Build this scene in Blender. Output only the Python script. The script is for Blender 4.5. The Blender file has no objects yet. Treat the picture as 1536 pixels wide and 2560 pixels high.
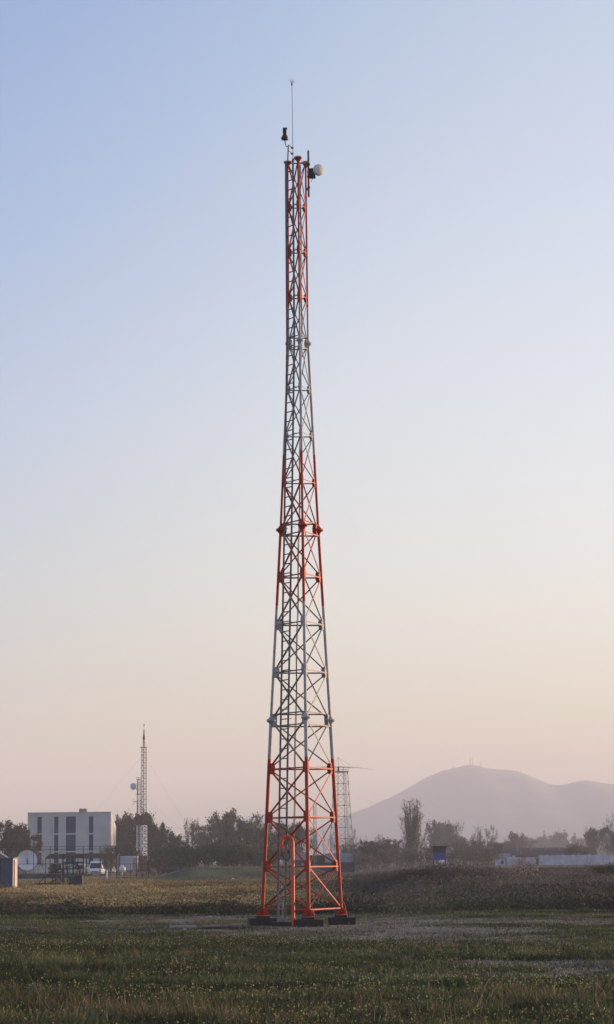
import bpy, math, random
import numpy as np
from mathutils import Vector, Matrix

scene = bpy.context.scene
col = scene.collection
PI = math.pi
R = math.radians

# ------------------------------------------------------------------ camera
F_PX, PITCH, ROLL, EYE = 5585.0, 0.155, 0.0098, 1.65      # focal length in photo pixels (1536 x 2560)
cp, sp, cr, sr = math.cos(PITCH), math.sin(PITCH), math.cos(ROLL), math.sin(ROLL)
fwd = Vector((0, cp, sp)); rt0 = Vector((1, 0, 0)); up0 = Vector((0, -sp, cp))
rt = rt0*cr - up0*sr
up = rt0*sr + up0*cr
cam_d = bpy.data.cameras.new('camera'); cam = bpy.data.objects.new('camera', cam_d); col.objects.link(cam)
m = Matrix((rt, up, -fwd)).transposed().to_4x4(); m.translation = Vector((0, 0, EYE))
cam.matrix_world = m
cam_d.sensor_fit = 'VERTICAL'; cam_d.sensor_height = 36.0
cam_d.lens = F_PX/2560.0*36.0
cam_d.clip_start = 0.5; cam_d.clip_end = 20000
scene.camera = cam
scene.render.resolution_x, scene.render.resolution_y = 614, 1024

# ------------------------------------------------------------------ light
SKY_A, SKY_B = (1.03, 1.045, 1.30, 1), (1.64, 1.325, 1.25, 1)
SUN_EL, SUN_AZ = R(5.0), R(62.0)      # azimuth clockwise from +Y (straight ahead) towards +X (right)
w = bpy.data.worlds.new('World'); scene.world = w; w.use_nodes = True
nt = w.node_tree; nt.nodes.clear()
wo = nt.nodes.new('ShaderNodeOutputWorld'); bg = nt.nodes.new('ShaderNodeBackground')
sky = nt.nodes.new('ShaderNodeTexSky'); sky.sky_type = 'NISHITA'; sky.sun_disc = False
sky.sun_elevation = SUN_EL; sky.sun_rotation = SUN_AZ
sky.altitude = 500; sky.air_density = 1.0; sky.dust_density = 1.2; sky.ozone_density = 1.6
# the sky is bluer away from the sun and paler towards it
tcw = nt.nodes.new('ShaderNodeTexCoord'); dotn = nt.nodes.new('ShaderNodeVectorMath'); dotn.operation = 'DOT_PRODUCT'
dotn.inputs[1].default_value = (0.97, 0.10, -0.45)
nt.links.new(tcw.outputs['Generated'], dotn.inputs[0])
mrw = nt.nodes.new('ShaderNodeMapRange'); mrw.interpolation_type = 'SMOOTHSTEP'; mrw.inputs[1].default_value = -0.25; mrw.inputs[2].default_value = 0.06
nt.links.new(dotn.outputs['Value'], mrw.inputs[0])
mxw = nt.nodes.new('ShaderNodeMix'); mxw.data_type = 'RGBA'; mxw.inputs[6].default_value = SKY_A; mxw.inputs[7].default_value = SKY_B
nt.links.new(mrw.outputs[0], mxw.inputs[0])
mlw = nt.nodes.new('ShaderNodeVectorMath'); mlw.operation = 'MULTIPLY'
nt.links.new(sky.outputs[0], mlw.inputs[0]); nt.links.new(mxw.outputs[2], mlw.inputs[1])
# and it dims into the haze layer near the horizon
sxw = nt.nodes.new('ShaderNodeSeparateXYZ'); nt.links.new(tcw.outputs['Generated'], sxw.inputs[0])
m2w = nt.nodes.new('ShaderNodeMath'); m2w.operation = 'MULTIPLY'; m2w.inputs[1].default_value = 2.0; m2w.use_clamp = True; nt.links.new(sxw.outputs[2], m2w.inputs[0])
rmw = nt.nodes.new('ShaderNodeValToRGB'); rmw.color_ramp.interpolation = 'B_SPLINE'
cr_e = rmw.color_ramp.elements; cr_e[0].position = 0.0; cr_e[0].color = (0.50, 0.57, 0.72, 1); cr_e[1].position = 0.80; cr_e[1].color = (0.98, 0.97, 0.97, 1)
for p_, c_ in ((0.11, (0.53, 0.59, 0.74, 1)), (0.226, (0.72, 0.72, 0.79, 1)), (0.40, (0.91, 0.86, 0.875, 1)), (0.62, (0.98, 0.93, 0.93, 1))):
    e_ = cr_e.new(p_); e_.color = c_
nt.links.new(m2w.outputs[0], rmw.inputs[0])
ml2 = nt.nodes.new('ShaderNodeVectorMath'); ml2.operation = 'MULTIPLY'; nt.links.new(mlw.outputs[0], ml2.inputs[0]); nt.links.new(rmw.outputs[0], ml2.inputs[1])
nt.links.new(ml2.outputs[0], bg.inputs[0]); nt.links.new(bg.outputs[0], wo.inputs[0])
bg.inputs[1].default_value = 0.12
sl = bpy.data.lights.new('sun', 'SUN'); so = bpy.data.objects.new('sun', sl); col.objects.link(so)
sl.energy = 4.0; sl.angle = R(0.5); sl.color = (1.0, 0.66, 0.45)
sd = Vector((math.sin(SUN_AZ)*math.cos(SUN_EL), math.cos(SUN_AZ)*math.cos(SUN_EL), math.sin(SUN_EL)))
so.rotation_euler = sd.to_track_quat('Z', 'Y').to_euler()
scene.view_settings.view_transform = 'Standard'; scene.view_settings.look = 'None'
scene.view_settings.gamma = 1.0; scene.view_settings.use_curve_mapping = False
scene.view_settings.exposure = 1.50
scene.cycles.max_bounces = 6; scene.cycles.volume_bounces = 1
scene.cycles.use_denoising = True
HAZE_DENSITY = 3.5e-4

# ------------------------------------------------------------------ helpers
def at(px, py, d):
    """the world point seen at photo pixel (px, py) at depth y = d metres"""
    X, Y = (px-768)/F_PX, (py-1280)/F_PX
    a = X*cr - Y*sr; b = X*sr + Y*cr       # undo the roll: a right, b down
    vy = cp + sp*b; vz = sp - cp*b
    t = d/vy
    return Vector((a*t, d, EYE + vz*t))

def tag(o, label=None, cat=None, group=None, kind=None):
    if label: o['label'] = label
    if cat: o['category'] = cat
    if group: o['group'] = group
    if kind: o['kind'] = kind
    return o

def empty(name, loc, label, cat, group=None, rz=0.0):
    o = bpy.data.objects.new(name, None); col.objects.link(o)
    o.location = loc; o.rotation_euler = (0, 0, rz); o.empty_display_size = 0.2
    return tag(o, label, cat, group)

def children(o): return [c for c in bpy.data.objects if c.parent == o]
def copy_tree(o, parent=None):
    kids = list(o.children)
    c = o.copy(); col.objects.link(c); c.parent = parent
    for ch in kids: copy_tree(ch, c)
    return c

class MB:
    def __init__(s): s.v = []; s.f = []
    def add(s, vs, fs):
        n = len(s.v); s.v += [tuple(v) for v in vs]; s.f += [tuple(i+n for i in f) for f in fs]
    def box(s, x0, x1, y0, y1, z0, z1):
        s.add([(x0,y0,z0),(x1,y0,z0),(x1,y1,z0),(x0,y1,z0),(x0,y0,z1),(x1,y0,z1),(x1,y1,z1),(x0,y1,z1)],
              [(0,3,2,1),(4,5,6,7),(0,1,5,4),(1,2,6,5),(2,3,7,6),(3,0,4,7)])
        return s
    def prism(s, pts, a, b, axis=1):
        """polygon pts (2D) extruded from a to b along axis (0 x: pts=(y,z); 1 y: pts=(x,z); 2 z: pts=(x,y))"""
        n = len(pts); vs = []
        for c in (a, b):
            for p in pts:
                vs.append((c,p[0],p[1]) if axis == 0 else ((p[0],c,p[1]) if axis == 1 else (p[0],p[1],c)))
        s.add(vs, [tuple(range(n)), tuple(range(2*n-1, n-1, -1))] + [(i, i+n, (i+1) % n+n, (i+1) % n) for i in range(n)])
        return s
    def frame(s, p0, p1):
        d = (p1-p0); L = d.length; d = d/L if L > 0 else Vector((0,0,1))
        h = Vector((0,0,1)) if abs(d.z) < 0.9 else Vector((1,0,0))
        u = d.cross(h).normalized(); v = u.cross(d)
        return d, u, v
    def tube(s, p0, p1, r0, r1=None, n=8, cap=True):
        p0, p1 = Vector(p0), Vector(p1); r1 = r0 if r1 is None else r1
        d, u, v = s.frame(p0, p1); vs = []
        for p, r in ((p0, r0), (p1, r1)):
            for i in range(n):
                a = 2*PI*i/n; vs.append(p + u*(r*math.cos(a)) + v*(r*math.sin(a)))
        fs = [(i, (i+1) % n, (i+1) % n+n, i+n) for i in range(n)]
        if cap: fs += [tuple(range(n-1, -1, -1)), tuple(range(n, 2*n))]
        s.add(vs, fs); return s
    def path(s, pts, r, n=8):
        pts = [Vector(p) for p in pts]; base = len(s.v); u = None
        rs = r if isinstance(r, (list, tuple)) else [r]*len(pts)
        for k, p in enumerate(pts):
            d = (pts[min(k+1, len(pts)-1)] - pts[max(k-1, 0)]).normalized()
            if u is None:
                h = Vector((0,0,1)) if abs(d.z) < 0.9 else Vector((1,0,0)); u = d.cross(h).normalized()
            u = (u - d*u.dot(d)).normalized(); v = d.cross(u)
            for i in range(n):
                a = 2*PI*i/n; s.v.append(tuple(p + u*(rs[k]*math.cos(a)) + v*(rs[k]*math.sin(a))))
        for k in range(len(pts)-1):
            for i in range(n):
                a = base+k*n; s.f.append((a+i, a+(i+1) % n, a+n+(i+1) % n, a+n+i))
        s.f.append(tuple(base+i for i in range(n-1, -1, -1))); e = base+(len(pts)-1)*n
        s.f.append(tuple(e+i for i in range(n))); return s
    def angle(s, p0, p1, wd, hint, t=None):
        """an L-section steel angle from p0 to p1; one leg points along hint"""
        p0, p1 = Vector(p0), Vector(p1); t = t or wd*0.14
        d = (p1-p0).normalized(); a = Vector(hint); a = (a-d*a.dot(d)).normalized(); b = d.cross(a)
        prof = [(0,0),(wd,0),(wd,t),(t,t),(t,wd),(0,wd)]; vs = []
        for p in (p0, p1):
            for x, y in prof: vs.append(p + b*(x-wd/2) + a*(y-t/2))
        s.add(vs, [(5,4,3,2,1,0),(6,7,8,9,10,11)] + [(i,(i+1) % 6,(i+1) % 6+6,i+6) for i in range(6)]); return s
    def lathe(s, prof, n=20, origin=(0,0,0), axis=None):
        """prof: (r, h) pairs turned about axis through origin"""
        o = Vector(origin); ax = Vector(axis).normalized() if axis else Vector((0,0,1))
        h = Vector((0,0,1)) if abs(ax.z) < 0.9 else Vector((1,0,0)); u = ax.cross(h).normalized(); v = ax.cross(u)
        b = len(s.v)
        for r, z in prof:
            for i in range(n):
                a = 2*PI*i/n; s.v.append(tuple(o + ax*z + u*(r*math.cos(a)) + v*(r*math.sin(a))))
        for k in range(len(prof)-1):
            for i in range(n):
                s.f.append((b+k*n+i, b+(k+1)*n+i, b+(k+1)*n+(i+1) % n, b+k*n+(i+1) % n))
        if prof[0][0] > 1e-5: s.f.append(tuple(b+i for i in range(n)))
        if prof[-1][0] > 1e-5: e = b+(len(prof)-1)*n; s.f.append(tuple(e+i for i in range(n-1, -1, -1)))
        return s
    def build(s, name, mat, parent=None, smooth=False, loc=None):
        me = bpy.data.meshes.new(name); me.from_pydata(s.v, [], s.f); me.materials.append(mat)
        if smooth:
            me.polygons.foreach_set('use_smooth', [True]*len(me.polygons))
            try: me.set_sharp_from_angle(angle=R(40))
            except Exception: pass
        o = bpy.data.objects.new(name, me); col.objects.link(o)
        if parent: o.parent = parent
        if loc is not None: o.location = loc
        return o

def quads_mesh(name, V, mat, cols=None, parent=None, tri=False):
    """V: (n, k, 3) array, every row one face of k corners"""
    n, k = V.shape[0], V.shape[1]
    me = bpy.data.meshes.new(name)
    me.vertices.add(n*k); me.vertices.foreach_set('co', V.astype(np.float32).ravel())
    me.loops.add(n*k); me.loops.foreach_set('vertex_index', np.arange(n*k, dtype=np.int32))
    me.polygons.add(n); me.polygons.foreach_set('loop_start', np.arange(0, n*k, k, dtype=np.int32))
    if cols is not None:
        at_ = me.attributes.new('tint', 'FLOAT_COLOR', 'POINT')
        c = np.ones((n, k, 4), np.float32); c[..., :3] = cols[:, None, :] if cols.ndim == 2 else cols
        at_.data.foreach_set('color', c.ravel())
    me.update(calc_edges=True); me.materials.append(mat)
    o = bpy.data.objects.new(name, me); col.objects.link(o)
    if parent: o.parent = parent
    return o

# ------------------------------------------------------------------ materials
def new_mat(name):
    mt = bpy.data.materials.new(name); mt.use_nodes = True
    return mt, mt.node_tree, mt.node_tree.nodes['Principled BSDF']
def mat(name, c, rough=0.6, metal=0.0, var=0.15, scale=3.0, bump=0.0, c2=None, spec=0.5):
    mt, t, b = new_mat(name); N, L = t.nodes, t.links
    tc = N.new('ShaderNodeTexCoord'); nz = N.new('ShaderNodeTexNoise'); nz.inputs['Scale'].default_value = scale
    nz.inputs['Detail'].default_value = 6
    L.new(tc.outputs['Object'], nz.inputs['Vector'])
    mx = N.new('ShaderNodeMix'); mx.data_type = 'RGBA'
    lo = tuple(x*(1-var) for x in c) if c2 is None else c2
    hi = tuple(min(1, x*(1+var)) for x in c) if c2 is None else c
    mx.inputs[6].default_value = (*lo, 1); mx.inputs[7].default_value = (*hi, 1)
    rmp = N.new('ShaderNodeMapRange'); rmp.inputs[1].default_value = 0.35; rmp.inputs[2].default_value = 0.65
    L.new(nz.outputs['Fac'], rmp.inputs[0]); L.new(rmp.outputs[0], mx.inputs[0])
    L.new(mx.outputs[2], b.inputs['Base Color'])
    b.inputs['Roughness'].default_value = rough; b.inputs['Metallic'].default_value = metal
    b.inputs['Specular IOR Level'].default_value = spec
    if bump:
        bp = N.new('ShaderNodeBump'); bp.inputs['Strength'].default_value = bump; bp.inputs['Distance'].default_value = 0.02
        L.new(nz.outputs['Fac'], bp.inputs['Height']); L.new(bp.outputs[0], b.inputs['Normal'])
    return mt
def tint_mat(name, rough=0.75, var=0.3, transl=0.0):
    """plants: the colour of each leaf or blade is stored on it"""
    mt, t, b = new_mat(name); N, L = t.nodes, t.links
    a = N.new('ShaderNodeAttribute'); a.attribute_name = 'tint'
    L.new(a.outputs['Color'], b.inputs['Base Color'])
    b.inputs['Roughness'].default_value = rough; b.inputs['Specular IOR Level'].default_value = 0.15
    if transl:
        tr = N.new('ShaderNodeBsdfTranslucent'); mx = N.new('ShaderNodeMixShader'); mx.inputs[0].default_value = transl
        L.new(a.outputs['Color'], tr.inputs['Color']); L.new(b.outputs[0], mx.inputs[1]); L.new(tr.outputs[0], mx.inputs[2])
        L.new(mx.outputs[0], t.nodes['Material Output'].inputs['Surface'])
    return mt
def banded_mat(name, period, red, white, offset=0.0, rough=0.55):
    mt, t, b = new_mat(name); N, L = t.nodes, t.links
    tc = N.new('ShaderNodeTexCoord'); sx = N.new('ShaderNodeSeparateXYZ'); L.new(tc.outputs['Object'], sx.inputs[0])
    ad = N.new('ShaderNodeMath'); ad.operation = 'ADD'; ad.inputs[1].default_value = offset; L.new(sx.outputs[2], ad.inputs[0])
    dv = N.new('ShaderNodeMath'); dv.operation = 'DIVIDE'; dv.inputs[1].default_value = period*2; L.new(ad.outputs[0], dv.inputs[0])
    fr = N.new('ShaderNodeMath'); fr.operation = 'FRACT'; L.new(dv.outputs[0], fr.inputs[0])
    gt = N.new('ShaderNodeMath'); gt.operation = 'GREATER_THAN'; gt.inputs[1].default_value = 0.5; L.new(fr.outputs[0], gt.inputs[0])
    nz = N.new('ShaderNodeTexNoise'); nz.inputs['Scale'].default_value = 5; nz.inputs['Detail'].default_value = 8; L.new(tc.outputs['Object'], nz.inputs['Vector'])
    mx = N.new('ShaderNodeMix'); mx.data_type = 'RGBA'; mx.inputs[6].default_value = (*red, 1); mx.inputs[7].default_value = (*white, 1)
    L.new(gt.outputs[0], mx.inputs[0])
    m2 = N.new('ShaderNodeMix'); m2.data_type = 'RGBA'; m2.blend_type = 'MULTIPLY'; m2.inputs[7].default_value = (0.72, 0.66, 0.60, 1)
    rp = N.new('ShaderNodeMapRange'); rp.inputs[1].default_value = 0.5; rp.inputs[2].default_value = 0.8
    L.new(nz.outputs['Fac'], rp.inputs[0]); L.new(rp.outputs[0], m2.inputs[0]); L.new(mx.outputs[2], m2.inputs[6])
    # rust bleeding through in small spots and runs
    mp = N.new('ShaderNodeMapping'); mp.inputs['Scale'].default_value = (9, 9, 2.2); L.new(tc.outputs['Object'], mp.inputs[0])
    n2 = N.new('ShaderNodeTexNoise'); n2.inputs['Scale'].default_value = 2.0; n2.inputs['Detail'].default_value = 5; L.new(mp.outputs[0], n2.inputs['Vector'])
    r2 = N.new('ShaderNodeMapRange'); r2.inputs[1].default_value = 0.60; r2.inputs[2].default_value = 0.70; r2.inputs[4].default_value = 0.7; L.new(n2.outputs['Fac'], r2.inputs[0])
    m3 = N.new('ShaderNodeMix'); m3.data_type = 'RGBA'; m3.inputs[7].default_value = (0.10, 0.050, 0.030, 1)
    L.new(r2.outputs[0], m3.inputs[0]); L.new(m2.outputs[2], m3.inputs[6])
    L.new(m3.outputs[2], b.inputs['Base Color']); b.inputs['Roughness'].default_value = rough; b.inputs['Specular IOR Level'].default_value = 0.25
    return mt

M = dict(
    tower = banded_mat('tower_paint', 4.8, (0.43, 0.036, 0.010), (0.43, 0.415, 0.42)),
    brace = banded_mat('brace_paint_backlit_shade', 4.8, (0.42, 0.037, 0.010), (0.24, 0.225, 0.215)),  # tower paint again, white darkened: the braces' backlit shade is in the colour
    galv = mat('galvanised_steel', (0.23, 0.22, 0.205), 0.6, 0.0, 0.2, 6, spec=0.2),
    galv_dark = mat('weathered_steel', (0.12, 0.12, 0.125), 0.5, 0.3, 0.25, 6),
    grey_steel = mat('grey_lattice_steel', (0.16, 0.16, 0.16), 0.5, 0.2, 0.2, 4),
    black = mat('black_rubber', (0.015, 0.015, 0.016), 0.5),
    orange = mat('orange_pipe_paint', (0.66, 0.075, 0.022), 0.38, 0, 0.15, 5),
    pink = mat('earth_cable_sheath', (0.50, 0.16, 0.12), 0.5),
    pad = mat('dark_painted_concrete', (0.028, 0.022, 0.020), 0.85, 0, 0.35, 7, 0.4),
    concrete = mat('concrete', (0.30, 0.28, 0.26), 0.9, 0, 0.25, 4, 0.3),
    radome = mat('pale_radome', (0.72, 0.68, 0.64), 0.5, 0, 0.05),
    dish = mat('white_dish_paint', (0.62, 0.63, 0.68), 0.5, 0, 0.06, 1),
    render = mat('white_render', (0.46, 0.45, 0.45), 0.85, 0, 0.10, 0.4, 0.1),
    cream = mat('cream_render', (0.50, 0.48, 0.44), 0.85, 0, 0.06, 0.5),
    trim = mat('white_window_trim', (0.70, 0.70, 0.72), 0.6, 0, 0.04),
    glass = mat('blue_window_glass', (0.006, 0.034, 0.105), 0.4, 0.0, 0.35, 0.5, spec=0.10),
    blue = mat('blue_painted_metal', (0.045, 0.070, 0.125), 0.6, 0, 0.15, 2),
    blue_bright = mat('bright_blue_paint', (0.035, 0.050, 0.24), 0.55, 0, 0.12, 2),
    navy = mat('navy_tarpaulin', (0.018, 0.026, 0.050), 0.6, 0, 0.35, 3, 0.5),
    roof_dark = mat('dark_roof_sheet', (0.016, 0.014, 0.016), 0.9, 0, 0.2, 2, spec=0.03),
    roof_grey = mat('grey_roof_sheet', (0.16, 0.16, 0.17), 0.7, 0, 0.15, 2),
    wall_dark = mat('dark_timber_wall', (0.045, 0.040, 0.038), 0.85, 0, 0.3, 2),
    brown_wall = mat('brown_shed_wall', (0.060, 0.042, 0.034), 0.85, 0, 0.3, 2),
    wood = mat('grey_plank', (0.16, 0.14, 0.12), 0.8, 0, 0.3, 4),
    low_wall = mat('dark_plinth_wall', (0.060, 0.056, 0.052), 0.9, 0, 0.3, 1),
    pale = mat('pale_coping', (0.34, 0.31, 0.28), 0.85, 0, 0.15, 1),
    lilac = mat('pale_blue_panel', (0.56, 0.58, 0.72), 0.7, 0, 0.10, 0.8),
    whitepanel = mat('white_precast_panel', (0.46, 0.48, 0.55), 0.75, 0, 0.15, 0.7, 0.1),
    car_white = mat('white_car_paint', (0.80, 0.80, 0.80), 0.25, 0, 0.03),
    car_black = mat('black_car_paint', (0.018, 0.018, 0.020), 0.25, 0, 0.05),
    car_glass = mat('car_glass', (0.02, 0.022, 0.025), 0.08),
    lamp = mat('headlight_glass', (0.55, 0.56, 0.58), 0.15),
    tyre = mat('tyre_rubber', (0.012, 0.012, 0.012), 0.9),
    mast = banded_mat('mast_paint', 3.1, (0.20, 0.035, 0.025), (0.55, 0.53, 0.51), 0.0, 0.5),
    mast_brown = mat('brown_mast_paint', (0.10, 0.065, 0.050), 0.6, 0, 0.25, 3),
    fence = mat('dark_fence_paint', (0.030, 0.028, 0.028), 0.7, 0, 0.25, 4, spec=0.2),
    bark = mat('tree_bark', (0.070, 0.055, 0.045), 0.9, 0, 0.3, 6),
    bark_grey = mat('grey_twig_bark', (0.145, 0.115, 0.098), 0.9, 0, 0.25, 6),
    stone = mat('pale_stone', (0.36, 0.33, 0.30), 0.9, 0, 0.3, 9, 0.4),
    leaf = tint_mat('leaves', 0.7, transl=0.15),
    grass = tint_mat('grass_blades', 0.7, transl=0.2),
)

# ------------------------------------------------------------------ ground
rs = np.random.RandomState(7)
_G = rs.rand(64, 64)
def vnoise(x, y, s):
    """smooth value noise, numpy"""
    x = np.asarray(x, float)/s + 1000.3; y = np.asarray(y, float)/s + 1000.7
    xi, yi = np.floor(x).astype(int), np.floor(y).astype(int); fx, fy = x-xi, y-yi
    fx = fx*fx*(3-2*fx); fy = fy*fy*(3-2*fy)
    g = lambda i, j: _G[i % 64, j % 64]
    return (g(xi,yi)*(1-fx)+g(xi+1,yi)*fx)*(1-fy) + (g(xi,yi+1)*(1-fx)+g(xi+1,yi+1)*fx)*fy
def fbm(x, y, s, o=4):
    a, t, n = 1.0, 0.0, 0.0
    for k in range(o):
        t = t + a*vnoise(np.asarray(x)+k*17.1, np.asarray(y)-k*9.7, s/2**k); n += a; a *= 0.5
    return t/n
def sst(a, b, x):
    t = np.clip((np.asarray(x, float)-a)/(b-a), 0, 1); return t*t*(3-2*t)
def gz(x, y):
    x = np.asarray(x, float); y = np.asarray(y, float); r = np.hypot(x, y)
    z = -0.3 + 0.3*sst(90, 190, r)
    z = z + (fbm(x, y, 9, 4)-0.5)*0.22*sst(20, 50, r)*(1-0.6*sst(150, 300, r)) * (1-np.exp(-((x+0.2)**2+(y-69.6)**2)/12.0))
    # right hand spoil bank
    right = sst(0.016, 0.050, x/np.maximum(y, 1))
    crest = 0.46 + 0.30*fbm(x, y, 40, 2)
    z = z + right*crest*sst(84, 128, y)*(1-0.35*sst(215, 330, y)) * sst(1.0, 6, y)
    z = z + right*0.35*np.exp(-((x-7.5)/5.5)**2-((y-118)/14)**2)
    # hummocks and pits between
    z = z + 0.75*(fbm(x+31, y*0.6, 7, 4)-0.5)*sst(84, 98, y)*(1-0.6*sst(150, 200, y))*(1-sst(190, 240, y))
    # left grass bank
    left = sst(-0.068, -0.050, x/np.maximum(y, 1))*(1-sst(-0.004, 0.010, x/np.maximum(y, 1)))
    z = z + left*1.05*sst(196, 238, y)*(1-0.3*sst(270, 400, y))
    return z
def gzf(x, y): return float(gz(x, y))

def bare(x, y):
    """0 = closed turf, 1 = bare trodden gravel"""
    n = fbm(x, y, 5, 4)-0.5; nf = (fbm(x+9, y+3, 1.3, 3)-0.5)
    def bl(cx, cy, rx, ry): return 1.35-np.sqrt(((x-cx)/rx)**2+((y-cy)/ry)**2)
    b = np.maximum.reduce([bl(1.5, 65, 5.6, 15), bl(5.2, 42.0, 3.4, 2.2), bl(3.2, 38.2, 3.2, 1.2), bl(-3.6, 78, 5.0, 6.0), bl(6.5, 70, 5.5, 5.5)])
    b = np.minimum(b, np.minimum(1.0, (87-y)*0.3))
    return np.clip((b+n*2.6+nf*1.8-0.28)*1.8, 0, 1)

angs = np.concatenate([np.linspace(-180, -40, 36)[:-1], np.linspace(-40, -12, 40)[:-1], np.linspace(-12, 12, 420)[:-1], np.linspace(12, 40, 40)[:-1], np.linspace(40, 180, 36)[:-1]])
angs = np.radians(angs)
rad = np.concatenate([np.linspace(1, 20, 14)[:-1], np.geomspace(20, 320, 420)[:-1], np.geomspace(320, 5900, 54)])
na, nr = len(angs), len(rad)
A, Rr = np.meshgrid(angs, rad); GX = Rr*np.sin(A); GY = Rr*np.cos(A); GZ = gz(GX, GY)
verts = np.concatenate([np.stack([GX, GY, GZ], -1).reshape(-1, 3), [[0, 0, -0.3]]])
faces = []
idx = np.arange(na*nr).reshape(nr, na)
i0 = idx[:-1]; i1 = idx[1:]
q = np.stack([i0, np.roll(i0, -1, 1), np.roll(i1, -1, 1), i1], -1).reshape(-1, 4)
me = bpy.data.meshes.new('ground')
nq = len(q); nv = len(verts)
tri = np.stack([np.full(na, nv-1), np.roll(idx[0], -1), idx[0]], -1)
me.vertices.add(nv); me.vertices.foreach_set('co', verts.astype(np.float32).ravel())
me.loops.add(nq*4+na*3); me.loops.foreach_set('vertex_index', np.concatenate([q.ravel(), tri.ravel()]).astype(np.int32))
me.polygons.add(nq+na)
me.polygons.foreach_set('loop_start', np.concatenate([np.arange(nq)*4, nq*4+np.arange(na)*3]).astype(np.int32))
me.polygons.foreach_set('use_smooth', np.ones(nq+na, bool))
# what covers the soil where: turf, gravel, brown weeds, golden grass, green bank
X_, Y_ = verts[:, 0], verts[:, 1]
B_ = bare(X_, Y_)
turf = np.array([0.052, 0.062, 0.028]); grav = np.array([0.185, 0.166, 0.138]); brown = np.array([0.095, 0.074, 0.060])
gold = np.array([0.235, 0.180, 0.090]); green = np.array([0.070, 0.080, 0.038])
xr = X_/np.maximum(Y_, 1)
n1 = fbm(X_, Y_, 6, 3)[:, None]
c = turf*(0.75+0.5*n1)
c = c*(1-B_[:, None]) + grav*(0.85+0.3*n1)*B_[:, None]
fr = sst(84, 92, Y_)[:, None]
leftw = (1-sst(-0.012, 0.004, xr))[:, None]
far = gold*leftw*1.0 + brown*(1-leftw)
far = far*(0.6+0.8*fbm(X_+5, Y_, 11, 4)[:, None])
gb = (sst(188, 200, Y_)*sst(-0.072, -0.055, xr)*(1-sst(-0.006, 0.004, xr)))[:, None]
far = far*(1-gb) + green*(0.7+0.6*n1)*gb
far = far*(0.45+1.1*np.clip((fbm(X_+3, Y_*0.35, 5, 3)-0.3)*2.5, 0, 1))[:, None]
c = c*(1-fr) + far*fr
ca = me.attributes.new('tint', 'FLOAT_COLOR', 'POINT')
cc = np.ones((nv, 4), np.float32); cc[:, :3] = c; ca.data.foreach_set('color', cc.ravel())
me.update(calc_edges=True)
mt, t, b = new_mat('soil_and_turf'); N, L = t.nodes, t.links
a_ = N.new('ShaderNodeAttribute'); a_.attribute_name = 'tint'
tc = N.new('ShaderNodeTexCoord'); nz = N.new('ShaderNodeTexNoise'); nz.inputs['Scale'].default_value = 5; nz.inputs['Detail'].default_value = 10; nz.inputs['Roughness'].default_value = 0.75
L.new(tc.outputs['Object'], nz.inputs['Vector'])
rp = N.new('ShaderNodeMapRange'); rp.inputs[1].default_value = 0.3; rp.inputs[2].default_value = 0.7; rp.inputs[3].default_value = 0.55; rp.inputs[4].default_value = 1.45
L.new(nz.outputs['Fac'], rp.inputs[0])
ml = N.new('ShaderNodeVectorMath'); ml.operation = 'SCALE'; L.new(a_.outputs['Color'], ml.inputs[0]); L.new(rp.outputs[0], ml.inputs['Scale'])
L.new(ml.outputs[0], b.inputs['Base Color']); b.inputs['Roughness'].default_value = 0.95; b.inputs['Specular IOR Level'].default_value = 0.1
bp = N.new('ShaderNodeBump'); bp.inputs['Strength'].default_value = 0.8; bp.inputs['Distance'].default_value = 0.05
L.new(nz.outputs['Fac'], bp.inputs['Height']); L.new(bp.outputs[0], b.inputs['Normal'])
me.materials.append(mt)
ground = bpy.data.objects.new('ground', me); col.objects.link(ground); tag(ground, kind='structure')

# ------------------------------------------------------------------ hills
def hill(name, prof, d, depth, matl, seed, base=-6.0, peaks=0.0):
    """prof: list of (px, py) of the skyline as seen at depth d; a ridge with real depth behind and in front"""
    xs = np.array([at(p[0], p[1], d).x for p in prof]); zs = np.array([at(p[0], p[1], d).z for p in prof])
    nx, ny = 260, 60
    gx = np.linspace(xs[0], xs[-1], nx); hz = np.interp(gx, xs, zs)
    k = np.ones(5)/5; hz = np.convolve(np.pad(hz, 2, mode='edge'), k, 'valid')
    u = np.linspace(-1, 1, ny)
    U, X2 = np.meshgrid(u, gx, indexing='ij'); H2 = np.tile(hz, (ny, 1))
    env = np.where(U < 0, (1-np.abs(U))**0.9, (1-np.abs(U))**1.2)
    Y2 = d + U*depth
    rn = fbm(X2+seed, Y2, 320, 5)-0.5
    Z2 = base + (H2-base)*env*(1 + rn*0.30*(np.abs(U) > 0.02)*np.minimum(1, np.abs(U)*4)) + (fbm(X2, Y2+seed, 34, 4)-0.5)*7.0*env
    V = np.stack([X2, Y2, Z2], -1).reshape(-1, 3)
    ii = np.arange(nx*ny).reshape(ny, nx)
    Q = np.stack([ii[:-1, :-1], ii[:-1, 1:], ii[1:, 1:], ii[1:, :-1]], -1).reshape(-1, 4)
    me = bpy.data.meshes.new(name); me.from_pydata(V.tolist(), [], Q.tolist()); me.materials.append(matl)
    me.polygons.foreach_set('use_smooth', [True]*len(me.polygons))
    o = bpy.data.objects.new(name, me); col.objects.link(o); tag(o, kind='structure'); return o
mhill = mat('dry_hillside', (0.070, 0.078, 0.074), 0.95, 0, 0.55, 0.01)
hill('mountain', [(500,2160),(640,2125),(740,2088),(818,2062),(878,2034),(906,2022),(951,2002),(997,1980),(1042,1957),(1079,1936),(1115,1923),(1152,1915),(1179,1909),(1197,1912),(1234,1920),(1275,1922),(1302,1926),(1329,1939),(1361,1954),(1393,1961),(1411,1960),(1430,1951),(1452,1948),(1484,1951),(1536,1960),(1640,1975),(1800,2010),(2100,2080),(2500,2140)], 4600, 1000, mhill, 3)
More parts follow.
